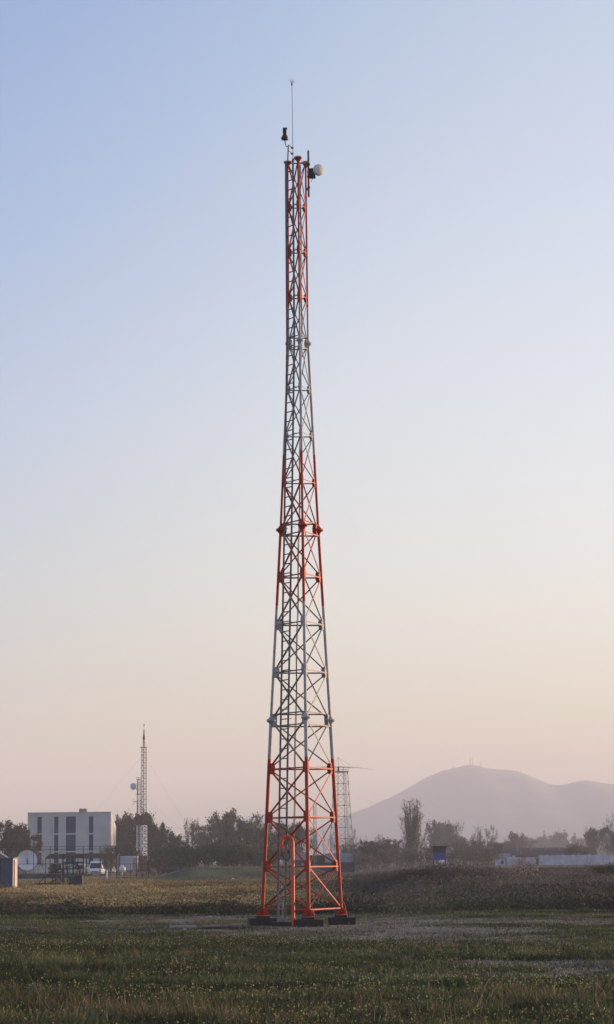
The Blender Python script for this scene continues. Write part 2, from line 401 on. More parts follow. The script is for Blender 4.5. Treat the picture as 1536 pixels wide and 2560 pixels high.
hill('hill', [(330,2150),(420,2110),(450,2096),(480,2098),(540,2075),(600,2046),(620,2039),(648,2034),(665,2033),(700,2044),(730,2056),(780,2068),(900,2090),(1000,2120),(1100,2150)], 5600, 240, mhill, 40)

# ------------------------------------------------------------------ main lattice tower
TX, TY, AZ = -0.208, 69.6, 0.6227
LEV = [0, 6, 12, 18, 24]; RAD = [1.4235, 1.0735, 0.6896, 0.3584, 0.3373]; LR = [0.056, 0.046, 0.040, 0.031]
def trad(z): return float(np.interp(z, LEV, RAD))
DIRS = [Vector((math.cos(AZ+R(a)), math.sin(AZ+R(a)), 0)) for a in (120, 240, 0)]     # left, middle (nearest), right
def leg(k, z): return DIRS[k]*trad(z) + Vector((0, 0, z))
tower = empty('lattice_tower', (TX, TY, 0), 'tall red and white banded three-legged lattice tower standing on dark concrete blocks in the field', 'tower')
def tleg_r(z): return LR[min(3, int(z/6-1e-6))]
for k in range(3):
    mb = MB()
    for s in range(4): mb.tube(leg(k, LEV[s]), leg(k, LEV[s+1]), LR[s], n=14)
    mb.build('leg', M['tower'], tower, smooth=True)
for s, z in enumerate(LEV[1:4]):
    for k in range(3):
        rr = (0.150, 0.160, 0.115)[s]
        p = leg(k, z); mb = MB()
        mb.lathe([(0.05, -0.13), (rr*0.50, -0.075), (rr*0.93, -0.014), (rr, -0.007), (rr, 0.007), (rr*0.93, 0.014), (rr*0.50, 0.075), (0.045, 0.13)], 18, p)
        for i in range(6):
            a = 2*PI*i/6; q_ = p+Vector((rr*0.8*math.cos(a), rr*0.8*math.sin(a), 0)); mb.tube(q_-Vector((0,0,0.05)), q_+Vector((0,0,0.05)), 0.010, n=6)
        mb.build('flange', M['tower'], tower, smooth=True)
for k in range(3):                                                # flared caps at the very top
    mb = MB(); p = leg(k, 24); rr = 0.132
    mb.lathe([(0.035, -0.14), (rr*0.8, -0.02), (rr, 0.0), (rr, 0.035), (rr*0.85, 0.05)], 18, p)
    mb.build('top_flange', M['tower'], tower, smooth=True)
faces3 = [(0, 1), (1, 2), (2, 0)]
nodes_z = [1.5*i for i in range(17)]; nodes_z[0] = 0.22
BRACES = True
for i, z in enumerate(nodes_z):
    lr = tleg_r(max(z, 0.1)); wd = 0.042 if z < 13 else 0.032
    for (a, b_) in faces3:
        pa, pb = leg(a, z), leg(b_, z); d = (pb-pa).normalized(); nrm = Vector((d.y, -d.x, 0))
        if nrm.dot(pa+pb) < 0: nrm = -nrm
        zs_ = [0.0] if z % 6 > 0.1 or i in (0, 16) else [0.17, -0.17]
        for dz in zs_:
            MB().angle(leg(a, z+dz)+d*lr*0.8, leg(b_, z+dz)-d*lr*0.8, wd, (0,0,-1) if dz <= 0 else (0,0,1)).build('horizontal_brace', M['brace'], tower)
        if i < 16:                                               # X bracing of the panel above
            z1 = nodes_z[i+1]
            up_ = 0.10
            for s_, (u_, v_) in enumerate(((a, b_), (b_, a))):
                out_ = s_ == (1 if i < 2 or (i > 2 and i % 2) else 0); off = nrm*(0.012 if out_ else -0.030)
                e = (leg(v_, z1)-leg(u_, z)).normalized()
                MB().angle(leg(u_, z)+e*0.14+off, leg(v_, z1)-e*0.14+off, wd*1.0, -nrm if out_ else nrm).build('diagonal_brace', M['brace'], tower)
    if 0 < i < 16:
        for k in range(3):                                       # gusset plates, one bent pair per node
            mb = MB(); p = leg(k, z)
            for (a, b_) in faces3:
                if k not in (a, b_): continue
                o_ = b_ if k == a else a
                d = (leg(o_, z)-p).normalized(); ax = (leg(k, z+0.5)-p).normalized() if z < 24 else Vector((0,0,1))
                nr_ = d.cross(ax).normalized(); gw = 0.19 if z < 13 else 0.12; gh = 0.17 if z < 13 else 0.13
                pts = [p+d*lr*0.6-ax*gh, p+d*gw*0.85-ax*gh, p+d*gw-ax*gh*0.4, p+d*gw+ax*gh*0.4, p+d*gw*0.85+ax*gh, p+d*lr*0.6+ax*gh]
                vs = [q_-nr_*0.005 for q_ in pts]+[q_+nr_*0.005 for q_ in pts]
                mb.add(vs, [(0,1,2,3,4,5),(11,10,9,8,7,6)]+[(j,(j+1) % 6,(j+1) % 6+6,j+6) for j in range(6)])
                for bx_, bz_ in ((0.6,0.6),(0.8,0.15),(0.6,-0.6),(0.8,-0.15)):
                    q_ = p+d*gw*bx_+ax*gh*bz_; mb.tube(q_-nr_*0.02, q_+nr_*0.02, 0.009, n=6)
            mb.build('gusset_plate', M['tower'], tower)
for k in range(3):                                               # fanned base shoes
    mb = MB(); p = leg(k, 0.0); o_ = DIRS[k]; t_ = Vector((-o_.y, o_.x, 0))
    mb.tube(p-Vector((0,0,0.01)), p+Vector((0,0,0.02)), 0.19, n=6)
    for j in range(6):
        a = PI*j/3+0.3; d = o_*math.cos(a)+t_*math.sin(a); s_ = d.cross(Vector((0,0,1)))*0.007
        pts = [p+d*0.03+Vector((0,0,0.02)), p+d*0.235+Vector((0,0,0.02)), p+d*0.20+Vector((0,0,0.07)), p+d*0.11+Vector((0,0,0.17)), p+d*0.04+Vector((0,0,0.24))]
        vs = [q_-s_ for q_ in pts]+[q_+s_ for q_ in pts]
        mb.add(vs, [(0,1,2,3,4),(9,8,7,6,5)]+[(i_,(i_+1) % 5,(i_+1) % 5+5,i_+5) for i_ in range(5)])
    mb.build('base_shoe', M['tower'], tower)
    mb = MB(); mb.box(-0.42, 0.42, -0.42, 0.42, -0.5, -0.075); mb.box(-0.21, 0.21, -0.21, 0.21, -0.074, -0.012)
    o = mb.build('footing', M['pad'], tower); o.location = DIRS[k]*RAD[0]; o.rotation_euler = (0, 0, [0.12, 0.05, 0.02][k])

# ladder on the outside of the front left face
fa, fb = DIRS[0], DIRS[1]
fd = (fb-fa).normalized(); fn = (fa+fb).normalized()
def lad(z, s):   # s = -1 .. 1 across
    r = trad(z); c_ = (fa+fb)*0.5*r + fd*(-0.03) + fn*(0.10)
    return c_ + fd*(0.20*s) + Vector((0, 0, z))
ladder = MB()
lroot = empty('ladder', (TX, TY, 0), 'slim grey steel climbing ladder running up the front left face of the big tower', 'ladder')
for s in (-1, 1):
    mb = MB(); zz = [-0.05, 6, 12, 18, 24.0]
    for a, b_ in zip(zz[:-1], zz[1:]): mb.angle(lad(a, s), lad(b_, s), 0.044, fn)
    mb.build('rail', M['galv'], lroot)
nr_ = 78
for i in range(nr_):
    z = 0.22+i*0.304
    MB().tube(lad(z, -1), lad(z, 1), 0.019, n=6).build('rung', M['galv'], lroot)
mb = MB()
for z in nodes_z[1:]:
    for s in (-1, 1):
        q_ = lad(z, s); mb.tube(q_, q_-fn*0.11, 0.010, n=5)
mb.build('standoff', M['galv'], lroot)
fp = lad(0, 0)
pad = MB(); pad.box(-0.32, 0.40, -0.28, 0.28, -0.5, -0.17)
po = pad.build('footing', M['pad'], None, loc=(TX+fp.x+0.02, TY+fp.y-0.10, 0)); tag(po, 'low dark concrete block under the foot of the grey ladder', 'footing')
mb = MB(); mb.box(-0.15, 0.15, -0.03, 0.10, -0.168, -0.04); mb.tube((0.02,-0.02,-0.05), (0.02,-0.02,0.36), 0.022); mb.tube((-0.08,0,-0.05), (-0.08,0,0.62), 0.010); mb.lathe([(0.03,0.0),(0.038,0.05),(0.02,0.12),(0.0,0.13)], 10, (0.02,-0.02,0.30))
o = mb.build('ground_terminal', M['galv'], None, loc=(TX+fp.x, TY+fp.y-0.22, 0)); tag(o, 'small grey earthing terminal box with stub pipes at the ladder foot', 'terminal')

# feeder cables climbing inside
mb = MB(); cx0 = Vector((-0.32, -0.05, 0))
for off in (0.0, 0.055):
    pts = []
    for i in range(60):
        z = 2.2+i*21.6/59; r = trad(z)
        pts.append(fn*(trad(z)*0.5-0.10) + fd*(0.24+off*0.8) + Vector((0.012*math.sin(z*2.1+off*9), 0, z)))
    mb.path(pts, 0.013, 5)
cab = mb.build('feeder_cable', M['galv_dark'], None, smooth=True, loc=(TX, TY, 0)); tag(cab, 'pair of thin dark cables climbing inside the big tower beside the ladder', 'cable')

# orange goose-neck conduit
g0 = at(734, 2316, 68.3)
goose = empty('conduit_pipe', (g0.x, g0.y, 0), 'orange goose-neck conduit pipe standing in front of the ladder', 'pipe')
pts = [Vector((0,0,-0.4)), Vector((0,0,1.0)), Vector((0,0,2.15))]
for i in range(9):
    a = PI*i/8; pts.append(Vector((-0.17+0.17*math.cos(a), 0.02, 2.22+0.17*math.sin(a))))
pts.append(Vector((-0.34, 0.03, 2.05)))
MB().path(pts, 0.050, 12).build('pipe', M['orange'], goose, smooth=True)
mb = MB(); mb.lathe([(0.056,0),(0.056,0.10)], 12, (-0.34,0.03,2.0)); mb.build('socket', M['orange'], goose, smooth=True)
loop = [(-0.34,0.03,2.02),(-0.33,0.04,1.85),(-0.25,0.05,1.70),(-0.14,0.06,1.68),(-0.09,0.08,1.80),(-0.10,0.10,2.02),(-0.16,0.12,2.3),(-0.20,0.14,2.6)]
MB().path(loop, 0.017, 6).build('cable', M['black'], goose, smooth=True)
mb = MB()
mb.tube((-0.10,0.25,1.55), (-0.10,0.25,0.1), 0.012, n=6); mb.box(-0.16,-0.10,0.06,0.10,1.88,1.98)
mb.build('drop_cable', M['black'], goose)

# earth cables arching from the shoes to the soil
for (k, p1, lab) in ((1, at(793, 2318, 67.9), 'pink earth cable arching from the middle leg to the gravel'), (2, at(873, 2290, 70.0), 'pink earth cable arching down beside the right leg')):
    p0 = Vector((TX, TY, 0.25)) + DIRS[k]*RAD[0]; p1.z = -0.28
    pts = [p0.lerp(p1, t_/10) + Vector((0,0,0.30*math.sin(PI*(t_/10)**0.8)*(1-t_/10)+0.12*math.sin(PI*t_/10))) for t_ in range(11)]
    o = MB().path(pts, 0.011, 6).build('earth_cable', M['pink'], None, smooth=True); tag(o, lab, 'cable')

# ------------------------------------------------------------------ on the tower head
def tw(px, py, d=None): return at(px, py, TY-0.1 if d is None else d)
pl = Vector((TX, TY, 0))+leg(0, 24)
# bracket pole with camera-like beacon
root = empty('signal_beacon', (pl.x, pl.y, 24.05), 'black beacon on a bent arm rising from the left leg top of the big tower', 'beacon')
P0 = Vector((0.0, 0, 0)); loc0 = Vector((pl.x, pl.y, 24.05))
e1 = tw(721.5, 364, pl.y)-loc0; e2 = tw(716, 366, pl.y-0.02)-loc0; e3 = tw(713.5, 358, pl.y-0.03)-loc0; e4 = tw(712.5, 349, pl.y-0.03)-loc0
MB().tube((0,0,-0.1), e1, 0.024, n=10).build('pole', M['galv_dark'], root, smooth=True)
MB().path([e1-Vector((0,0,0.05)), e2, e3, e4], 0.016, 8).build('arm', M['galv_dark'], root, smooth=True)
mb = MB(); mb.lathe([(0.02,-0.02),(0.115,0.0),(0.125,0.05),(0.085,0.12),(0.055,0.19),(0.05,0.22)], 14, e4); mb.build('skirt', M['black'], root, smooth=True)
mb = MB(); mb.box(-0.065,0.055,-0.06,0.06,0.22,0.36); mb.box(-0.062,0.08,-0.07,0.07,0.36,0.385); mb.tube((0,0,0.2),(0,0,0.25),0.03); mb.tube((0.02,-0.06,0.31),(0.02,-0.10,0.31),0.035,n=10)
o = mb.build('head', M['black'], root); o.location = e4
# lightning rod
b0 = tw(733, 402); root = empty('lightning_rod', b0, 'very thin upright rod with a spiked crown above the big tower', 'lightning rod')
tp = tw(730.3, 210)-b0
MB().tube((0,0,-0.2), tp, 0.011, 0.008, n=6).build('rod', M['galv_dark'], root, smooth=True)
mb = MB(); mb.lathe([(0.008,-0.06),(0.024,-0.04),(0.024,0.02),(0.008,0.05)], 8, tp); mb.build('ferrule', M['black'], root)
mb = MB()
for i in range(9):
    a = 2*PI*i/9; mb.tube(tp+Vector((0,0,0.03)), tp+Vector((0.13*math.cos(a), 0.13*math.sin(a), 0.13+0.02*(i % 3))), 0.004, 0.002, n=4)
mb.tube(tp, tp+Vector((0,0,0.24)), 0.005, 0.002, n=4); mb.build('crown', M['galv_dark'], root)
for py in (370, 384.5):
    q_ = tw(732, py)-b0; mb = MB(); mb.box(q_.x-0.055, q_.x+0.025, -0.03, 0.03, q_.z-0.022, q_.z+0.022)
    mb.tube(q_, tw(721.5, py-8, pl.y)-b0, 0.010, n=6); mb.build('clamp', M['black'], root)
# vertical antenna pipe and the microwave dish
pb0 = tw(772.5, 492, 69.5); root = empty('antenna_pole', pb0, 'thick grey vertical pole clamped beside the right top of the big tower', 'pole')
ht = (tw(772, 377, 69.5)-pb0).z
MB().tube((0,0,0), (0,0,ht), 0.036, n=12).build('tube', M['galv_dark'], root, smooth=True)
pr = Vector((TX, TY, 0))+leg(2, 24)-pb0; pm = Vector((TX, TY, 0))+leg(1, 24)-pb0
for z, q_ in ((ht*0.70, pr), (ht*0.20, pr), (ht*0.70, pm)):
    mb = MB(); mb.angle((0,0,z), (q_.x, q_.y, z-0.03), 0.04, (0,0,1)); mb.box(-0.045,0.045,-0.045,0.045,z-0.03,z+0.03); mb.build('bracket', M['galv_dark'], root)
dc = tw(797, 425, 69.1); root = empty('microwave_dish', dc, 'small round pale microwave dish on the pole at the top right of the big tower', 'dish antenna')
axd = Vector((0.50, -0.80, -0.05)).normalized()
MB().lathe([(0.0,0.075),(0.12,0.065),(0.176,0.045),(0.187,0.02),(0.187,-0.03)][::-1], 28, (0,0,0), axd).build('radome', M['radome'], root, smooth=True)
MB().lathe([(0.186,-0.032),(0.14,-0.10),(0.06,-0.14),(0.05,-0.2)], 20, (0,0,0), axd).build('drum', M['galv_dark'], root, smooth=True)
mb = MB(); rel = pb0-dc
mb.box(-0.32,-0.10,0.05,0.22,-0.22,0.08); mb.tube((-0.12,0.12,0.0),(-0.05,0.08,0.0),0.05); mb.box(rel.x-0.05,rel.x+0.10,rel.y-0.02,rel.y+0.05,0.04,0.09); mb.box(rel.x-0.05,rel.x+0.10,rel.y-0.04,rel.y+0.05,-0.12,-0.07)
mb.tube((-0.18,0.10,-0.2),(-0.24,0.12,-0.36),0.010,n=5)
mb.build('radio_unit', M['wall_dark'], root)

# ------------------------------------------------------------------ far side: buildings and equipment
def gp(px, d, py=None):
    """point on the ground below pixel column px at depth d (z from the terrain)"""
    p = at(px, 2160, d); return Vector((p.x, d, gzf(p.x, d)))
def S(d): return d/F_PX            # metres per photo pixel at depth d (near the horizon)

# office block
d = 400.0; a0 = at(70, 2034, d); a1 = at(278, 2031, d); base = gzf(a0.x, d)-0.3
W = a1.x-a0.x; H = a1.z-base
bl = empty('office_building', (a0.x, d, base), 'white three-storey office block with dark blue window strips behind the carport', 'building')
mb = MB(); Dp = 10.5; hb = H-2.3
# front wall built round its window openings
cols_ = [(93,105.5),(135,147),(164,190),(221,233.5)]; rows_ = [(2041,2084),(2085.8,2127),(2129,2160)]
wx = [((c0-70)*S(d), (c1-70)*S(d)) for c0, c1 in cols_]
wz = [(H-(r1-2033)*S(d), H-(r0-2033)*S(d)) for r0, r1 in rows_]
x_ = 0.0
for (c0, c1) in wx:
    mb.box(x_, c0, 0, 0.35, 0, H); x_ = c1
    zt = H
    for (z0, z1) in wz: mb.box(c0, c1, 0, 0.35, z1, zt); zt = z0
    mb.box(c0, c1, 0, 0.35, 0, zt)
mb.box(x_, W, 0, 0.35, 0, H)
mb.build('front_wall', M['render'], bl)
MB().prism([(0.352,0),(Dp,0),(Dp,hb),(0.352,H)], W-0.35, W, 0).build('side_wall', M['cream'], bl)
MB().prism([(0.352,0),(Dp,0),(Dp,hb),(0.352,H)], 0, 0.35, 0).build('side_wall', M['cream'], bl)
mb = MB(); mb.box(0.352, W-0.352, Dp-0.35, Dp, 0, hb); mb.box(0.4, W-0.4, 0.9, 1.0, 0, H-1.6); mb.build('rear_wall', M['render'], bl)
MB().prism([(0.352,H-0.55),(Dp-0.36,hb-0.30),(Dp-0.36,hb-0.55),(0.352,H-0.8)], 0.352, W-0.352, 0).build('roof', M['roof_grey'], bl)
for k in range(3):
    MB().box(W+0.003, W+0.10, 1.6+k*3.0, 1.95+k*3.0, 0, H-1.0-k*0.62).build('side_rib', M['trim'], bl)
mb = MB(); mb.box(-0.06, W+0.06, -0.06, 0.40, H+0.002, H+0.12); mb.build('coping', M['pale'], bl)
for (c0, c1) in wx:
    for (z0, z1) in wz:
        f = MB(); t_ = 0.04
        f.box(c0, c0+t_, -0.05, 0.20, z0, z1); f.box(c1-t_, c1, -0.05, 0.20, z0, z1)
        f.box(c0+t_, c1-t_, -0.05, 0.20, z1-t_, z1); f.box(c0+t_, c1-t_, -0.05, 0.20, z0, z0+t_)
        fo = f.build('window', M['trim'], bl)
        g = MB(); g.box(c0+t_, c1-t_, 0.06, 0.10, z0+t_, z1-t_); g.build('pane', M['glass'], fo)
for (p0, p1) in ((194,202.5),(204,213)):
    mb = MB(); x0, x1 = (p0-70)*S(d), (p1-70)*S(d); mb.box(x0, x1, 2.0, 2.9, H-0.9, H+0.72); mb.box(x0+0.03, x1-0.03, 1.9, 2.0, H-0.3, H+0.62)
    mb.tube(((x0+x1)/2, 2.45, H+0.72), ((x0+x1)/2, 2.45, H+0.80), 0.22, n=12)
    mb.build('rooftop_unit', M['galv'], bl)

# blue shed at the left edge
d = 162.0; e0 = gp(-60, d); er = at(33, 2146, d); x0 = at(-92, 2146, d).x; x1 = er.x; b0_ = gzf(x1, d)
sh = empty('blue_shed', (x0, d, b0_-0.1), 'dark blue metal shed with a cream side wall at the left edge', 'shed')
W = x1-x0; H = er.z-b0_+0.1; pk = H+0.95
mb = MB(); mb.box(0, W, 0, 0.06, 0, H)
for i in range(12): mb.box(i*W/12+0.05, i*W/12+0.10, -0.02, 0.001, 0, H-0.02)
mb.build('front_wall', M['blue'], sh)
MB().box(W-0.06, W, 0.062, 2.5, 0, H).build('side_wall', M['cream'], sh)
mb = MB(); mb.box(0, 0.06, 0.062, 2.5, 0, H); mb.box(0.062, W-0.062, 2.44, 2.5, 0, H); mb.build('rear_wall', M['blue'], sh)
mb = MB()
xe = W*0.87; xm = W*0.44; mb.prism([(-0.2,H+0.01),(xe,H+0.01),(xm,pk)], 0.9, 2.3, 1); mb.box(-0.15, W+0.12, -0.12, 2.62, H+0.002, H+0.07); mb.build('roof', M['roof_grey'], sh)
dw = MB(); dw.box(W*0.52, W*0.76, -0.05, -0.022, 0.1, H-0.18); do = dw.build('door', M['navy'], sh)
MB().box(W*0.73, W*0.745, -0.09, -0.052, 0.95, 1.1).build('handle', M['galv'], do)
MB().tube((W+0.05, 0.4, 0), (W+0.05, 0.4, H-0.1), 0.04, n=8).build('downpipe', M['wood'], sh)

# perimeter fence of tall posts and rails
def fence(name, px0, px1, d, npost, pys, lab, r=0.035):
    p0, p1 = gp(px0, d), gp(px1, d)
    fr_ = empty(name, p0, lab, 'fence'); Wf = p1.x-p0.x
    top = at(px0, pys[0], d).z-p0.z
    for i in range(npost):
        x = Wf*i/(npost-1); z_ = gzf(p0.x+x, d)-p0.z
        MB().tube((x, 0, z_-0.3), (x, 0, top), r, n=8).build('post', M['fence'], fr_)
    for py in pys:
        z = at(px0, py, d).z-p0.z
        MB().tube((0, -r-0.012, z), (Wf, -r-0.012, z-(px1-px0)*0.0*S(d)), 0.026, n=6).build('rail', M['fence'], fr_)
    return fr_
fence('pipe_fence', -40, 292, 238, 9, [2118.5, 2125.5, 2161, 2184], 'tall dark pipe fence with two top rails crossing in front of the white office block')
fence('low_fence', 296, 372, 236, 6, [2160, 2176, 2188], 'lower wire fence standing before the pale blue container', 0.028)
# low plinth wall and kerb
p0, p1 = gp(38, 250), gp(213, 250); w_ = empty('plinth_wall', p0, 'low dark wall with pale coping behind the bench stand', 'wall')
Wf = p1.x-p0.x; top = at(38, 2184, 250).z-p0.z
MB().box(0, Wf, 0, 0.3, -0.4, top-0.06).build('wall', M['low_wall'], w_); MB().box(-0.03, Wf+0.03, -0.03, 0.33, top-0.058, top+0.02).build('coping', M['pale'], w_)
p0, p1 = gp(38, 222), gp(290, 222); k_ = MB(); k_.box(0, p1.x-p0.x, 0, 0.25, -0.4, 0.20); ko = k_.build('kerb', M['pale'], None, loc=p0); tag(ko, 'long pale concrete kerb in the grass before the fence', 'kerb')

# carport
d = 300.0; p0 = gp(113, d); W = (290-113)*S(d); zt = at(113, 2147, d).z-p0.z; Dc = 5.0; zb = zt+0.62
cpt = empty('carport', p0, 'dark flat-roofed carport on thin posts sheltering vehicles', 'carport')
mb = MB(); mb.prism([(0,zt),(Dc,zb),(Dc,zb+0.05),(0,zt+0.08)], 0, W, 0); mb.build('roof', M['roof_dark'], cpt)
for px in (113.5, 158, 206, 213, 250, 288):
    x = (px-113)*S(d); MB().tube((x+0.06, 0.10, -0.2), (x+0.06, 0.10, zt), 0.05, n=6).build('post', M['fence'], cpt)
    MB().tube((x+0.06, Dc-0.1, -0.2), (x+0.06, Dc-0.1, zb), 0.05, n=6).build('post', M['fence'], cpt)
mb = MB()
for i in range(9): mb.tube((W*i/8, 0.02, zt-0.03), (W*i/8, Dc-0.02, zb-0.03), 0.03, n=4)
mb.build('rafter', M['galv_dark'], cpt)

def car(px, d, W, H, paint, lab, kind, L=4.6, van=False, rz=0.0):
    """a vehicle facing the camera (local -Y is its nose)"""
    p = gp(px, d); root = empty('parked_'+kind, p, lab, kind, 'vehicles parked by the carport', rz)
    hw = W/2; sill = 0.30; bonnet = H*0.56 if not van else H*0.50; nose = 0.75 if van else 1.1
    # body: stations along y, each a ring of (x, z)
    st = [(0.0, hw*0.86, bonnet*0.80, 0), (0.12, hw*0.96, bonnet*0.93, 0), (nose, hw, bonnet, 0), (nose+0.75, hw*0.99, H*0.90, 1), (nose+1.2, hw*0.99, H, 1), (L-0.6, hw*0.99, H, 1), (L-0.1, hw*0.97, H*(0.93), 1), (L, hw*0.92, bonnet, 0)]
    mb = MB(); rings = []
    for (y, x, zt_, cab_) in st:
        xs = x*(0.82 if cab_ else 0.88); zc = min(zt_-0.02, bonnet)
        ring = [(-x*0.94, sill), (-x, sill+0.18), (-x, zc-0.06), (-xs, zt_-0.05), (-xs*0.86, zt_), (xs*0.86, zt_), (xs, zt_-0.05), (x, zc-0.06), (x, sill+0.18), (x*0.94, sill)]
        rings.append([(q_[0], y, q_[1]) for q_ in ring])
    n = 10; vs = [v for r_ in rings for v in r_]; fs = [tuple(range(n-1, -1, -1)), tuple(range((len(st)-1)*n, len(st)*n))]
    for k in range(len(st)-1):
        for i in range(n): fs.append((k*n+i, k*n+(i+1) % n, (k+1)*n+(i+1) % n, (k+1)*n+i))
    mb.add(vs, fs); body = mb.build('body', paint, root, smooth=True)
    # windscreen lies just proud of the sloping front
    y0, z0, y1, z1 = nose+0.04, bonnet+0.05, nose+0.70, H*0.88
    mb = MB(); mb.add([(-hw*0.80,y0-0.03,z0),(hw*0.80,y0-0.03,z0),(hw*0.72,y1-0.03,z1),(-hw*0.72,y1-0.03,z1),(-hw*0.80,y0+0.01,z0-0.02),(hw*0.80,y0+0.01,z0-0.02),(hw*0.72,y1+0.01,z1-0.02),(-hw*0.72,y1+0.01,z1-0.02)],
        [(0,1,2,3),(4,7,6,5),(0,4,5,1),(1,5,6,2),(2,6,7,3),(3,7,4,0)]); mb.build('windscreen', M['car_glass'], root)
    for s in (-1, 1):
        mb = MB(); xa = s*hw*0.96
        mb.add([(xa+s*0.03,nose+0.9,bonnet+0.06),(xa+s*0.03,L-0.5,bonnet+0.06),(s*hw*0.86+s*0.01,L-0.65,H*0.9),(s*hw*0.86+s*0.01,nose+1.25,H*0.9)], [(0,1,2,3)])
        mb.build('side_window', M['car_glass'], root)
        mb = MB(); mb.prism([(s*hw*0.52,bonnet*0.62),(s*hw*0.88,bonnet*0.68),(s*hw*0.90,bonnet*0.84),(s*hw*0.60,bonnet*0.76)], -0.03, 0.10, 1); mb.build('headlight', M['lamp'], root)
        mb = MB(); mb.box(s*hw-0.02 if s > 0 else s*hw-0.20, s*hw+0.20 if s > 0 else s*hw+0.02, nose+0.45, nose+0.58, bonnet-0.02, bonnet+0.20); mb.build('wing_mirror', paint, root)
        for y in (0.85, L-0.9):
            mb = MB(); mb.lathe([(0.0,-0.10),(0.30,-0.10),(0.33,-0.06),(0.33,0.06),(0.30,0.10),(0.0,0.10)], 18, (s*(hw-0.12), y, 0.33), (1,0,0)); wh = mb.build('wheel', M['tyre'], root, smooth=True)
            MB().lathe([(0.0,-0.105),(0.17,-0.105),(0.17,0.105),(0.0,0.105)], 12, (s*(hw-0.12), y, 0.33), (1,0,0)).build('rim', M['galv'], wh)
    MB().box(-hw*0.46, hw*0.46, -0.035, 0.04, bonnet*0.56, bonnet*0.66).build('grille', M['black'], root)
    MB().box(-hw*0.90, hw*0.90, -0.05, 0.05, sill+0.02, sill+0.20).build('bumper', paint, root)
    MB().box(-hw*0.6, hw*0.6, -0.056, -0.048, sill+0.04, sill+0.11).build('air_intake', M['black'], root)
    return root
car(238, 292, 1.92, 1.88, M['car_white'], 'white van parked nose-on at the right end of the carport', 'van', 4.9, True)
car(137, 302, 1.80, 1.72, M['car_black'], 'black car parked under the left end of the carport', 'car', 4.5)
car(196, 303, 1.70, 1.62, M['car_white'], 'white car under the carport half hidden by the dark bench stand', 'car', 4.2)

# large white dish
d = 262.0; p = gp(68, d); r_ = 25*S(d); zc = at(68, 2150.5, d).z-p.z
ds = empty('satellite_dish', p, 'large white satellite dish on the ground beside the blue shed', 'dish antenna')
ax = Vector((0.12, -1.0, 0.16)).normalized()
prof = [(r_*i/10, -0.34*(1-(i/10)**2)) for i in range(11)]
MB().lathe(prof+[(r_, 0.03)]+[(q[0], q[1]-0.03) for q in prof[::-1]], 36, (0, 0, zc), ax).build('reflector', M['dish'], ds, smooth=True)
mb = MB(); fpnt = Vector((0,0,zc))+ax*0.95
u_ = ax.cross(Vector((0,0,1))).normalized(); v_ = ax.cross(u_)
for i in range(3):
    a = 2*PI*i/3+0.5; mb.tube(Vector((0,0,zc))+(u_*math.cos(a)+v_*math.sin(a))*r_*0.95, fpnt, 0.010, n=5)
mb.lathe([(0.03,-0.1),(0.09,-0.05),(0.09,0.12)], 10, fpnt, ax); mb.build('feed_horn', M['galv_dark'], ds)
mb = MB(); mb.tube((0,0.5,-0.2), (0,0.25,zc), 0.09)
for s in (-1,1): mb.tube((s*0.8,1.1,-0.2), (0,0.35,zc-0.1), 0.05); mb.tube((s*0.9,0.0,-0.2), (s*0.15,0.3,zc-0.3), 0.04)
mb.build('stand', M['galv_dark'], ds)

# stepped bench stand and the tarpaulin box
d = 172.0; s_ = S(d); p = gp(93, d)
def lz(py): return at(93, py, d).z-p.z
bs = empty('bench_stand', p, 'dark stepped bench stand of planks and crossed legs in front of the fence', 'stand')
steps = [(150,208,2140,0.9), (93,157,2208,-1.4), (113,156,2190,-0.7), (136,203,2172,0.0), (154,208,2156,0.6)]
for (a, b_, py, y) in steps:
    x0, x1, z = (a-93)*s_, (b_-93)*s_, lz(py)
    mb = MB(); mb.box(x0, x1, y-0.22, y-0.02, z-0.07, z+0.02); mb.box(x0, x1, y+0.02, y+0.22, z-0.07, z+0.02); mb.build('plank', M['wall_dark'], bs)
    for x in (x0+0.10, (x0+x1)/2, x1-0.10):
        MB().tube((x, y, -0.2), (x, y, z-0.072), 0.040, n=6).build('leg', M['fence'], bs)
for (a, b_, pa, pb, y) in ((113,156,2215,2192,-0.7),(150,128,2215,2176,0.0),(160,140,2217,2176,0.3),(175,160,2217,2158,0.6),(205,190,2217,2158,0.6),(120,150,2190,2172,-0.4),(160,200,2172,2156,0.3),(200,165,2172,2142,0.7),(96,118,2215,2190,-1.0)):
    MB().tube(((a-93)*s_, y+0.05, lz(pa)), ((b_-93)*s_, y+0.05, lz(pb)), 0.036, n=6).build('brace', M['fence'], bs)
for px in (141, 170, 190): MB().tube(((px-93)*s_, 0.85, -0.2), ((px-93)*s_+0.05, 0.85, lz(2136)), 0.035, n=6).build('upright', M['galv_dark'], bs)
p = gp(173, 168); s_ = S(168); rbx = random.Random(3); mb = MB()
Wb, Hb = 34*s_, at(173, 2190, 168).z-p.z
n_ = 9; vs = []; 
for (yy) in (0.0, 0.8):
    for i in range(n_):
        vs.append((Wb*i/(n_-1), yy+0.05*rbx.uniform(-1,1)*(1), -0.2)); vs.append((Wb*i/(n_-1)*0.97+0.01, yy+0.04*rbx.uniform(-1,1), Hb+0.03*rbx.uniform(-1,1)))
fs = []
for i in range(n_-1):
    a = 2*i; fs += [(a, a+2, a+3, a+1)]; b2 = 2*n_+a; fs += [(b2, b2+1, b2+3, b2+2), (a+1, a+3, b2+3, b2+1)]
fs += [(0,1,2*n_+1,2*n_), (2*n_-2, 4*n_-2, 4*n_-1, 2*n_-1)]
mb.add(vs, fs); o = mb.build('tarpaulin_box', M['navy'], None, loc=p); tag(o, 'crate wrapped in dark navy tarpaulin at the right foot of the bench stand', 'crate')

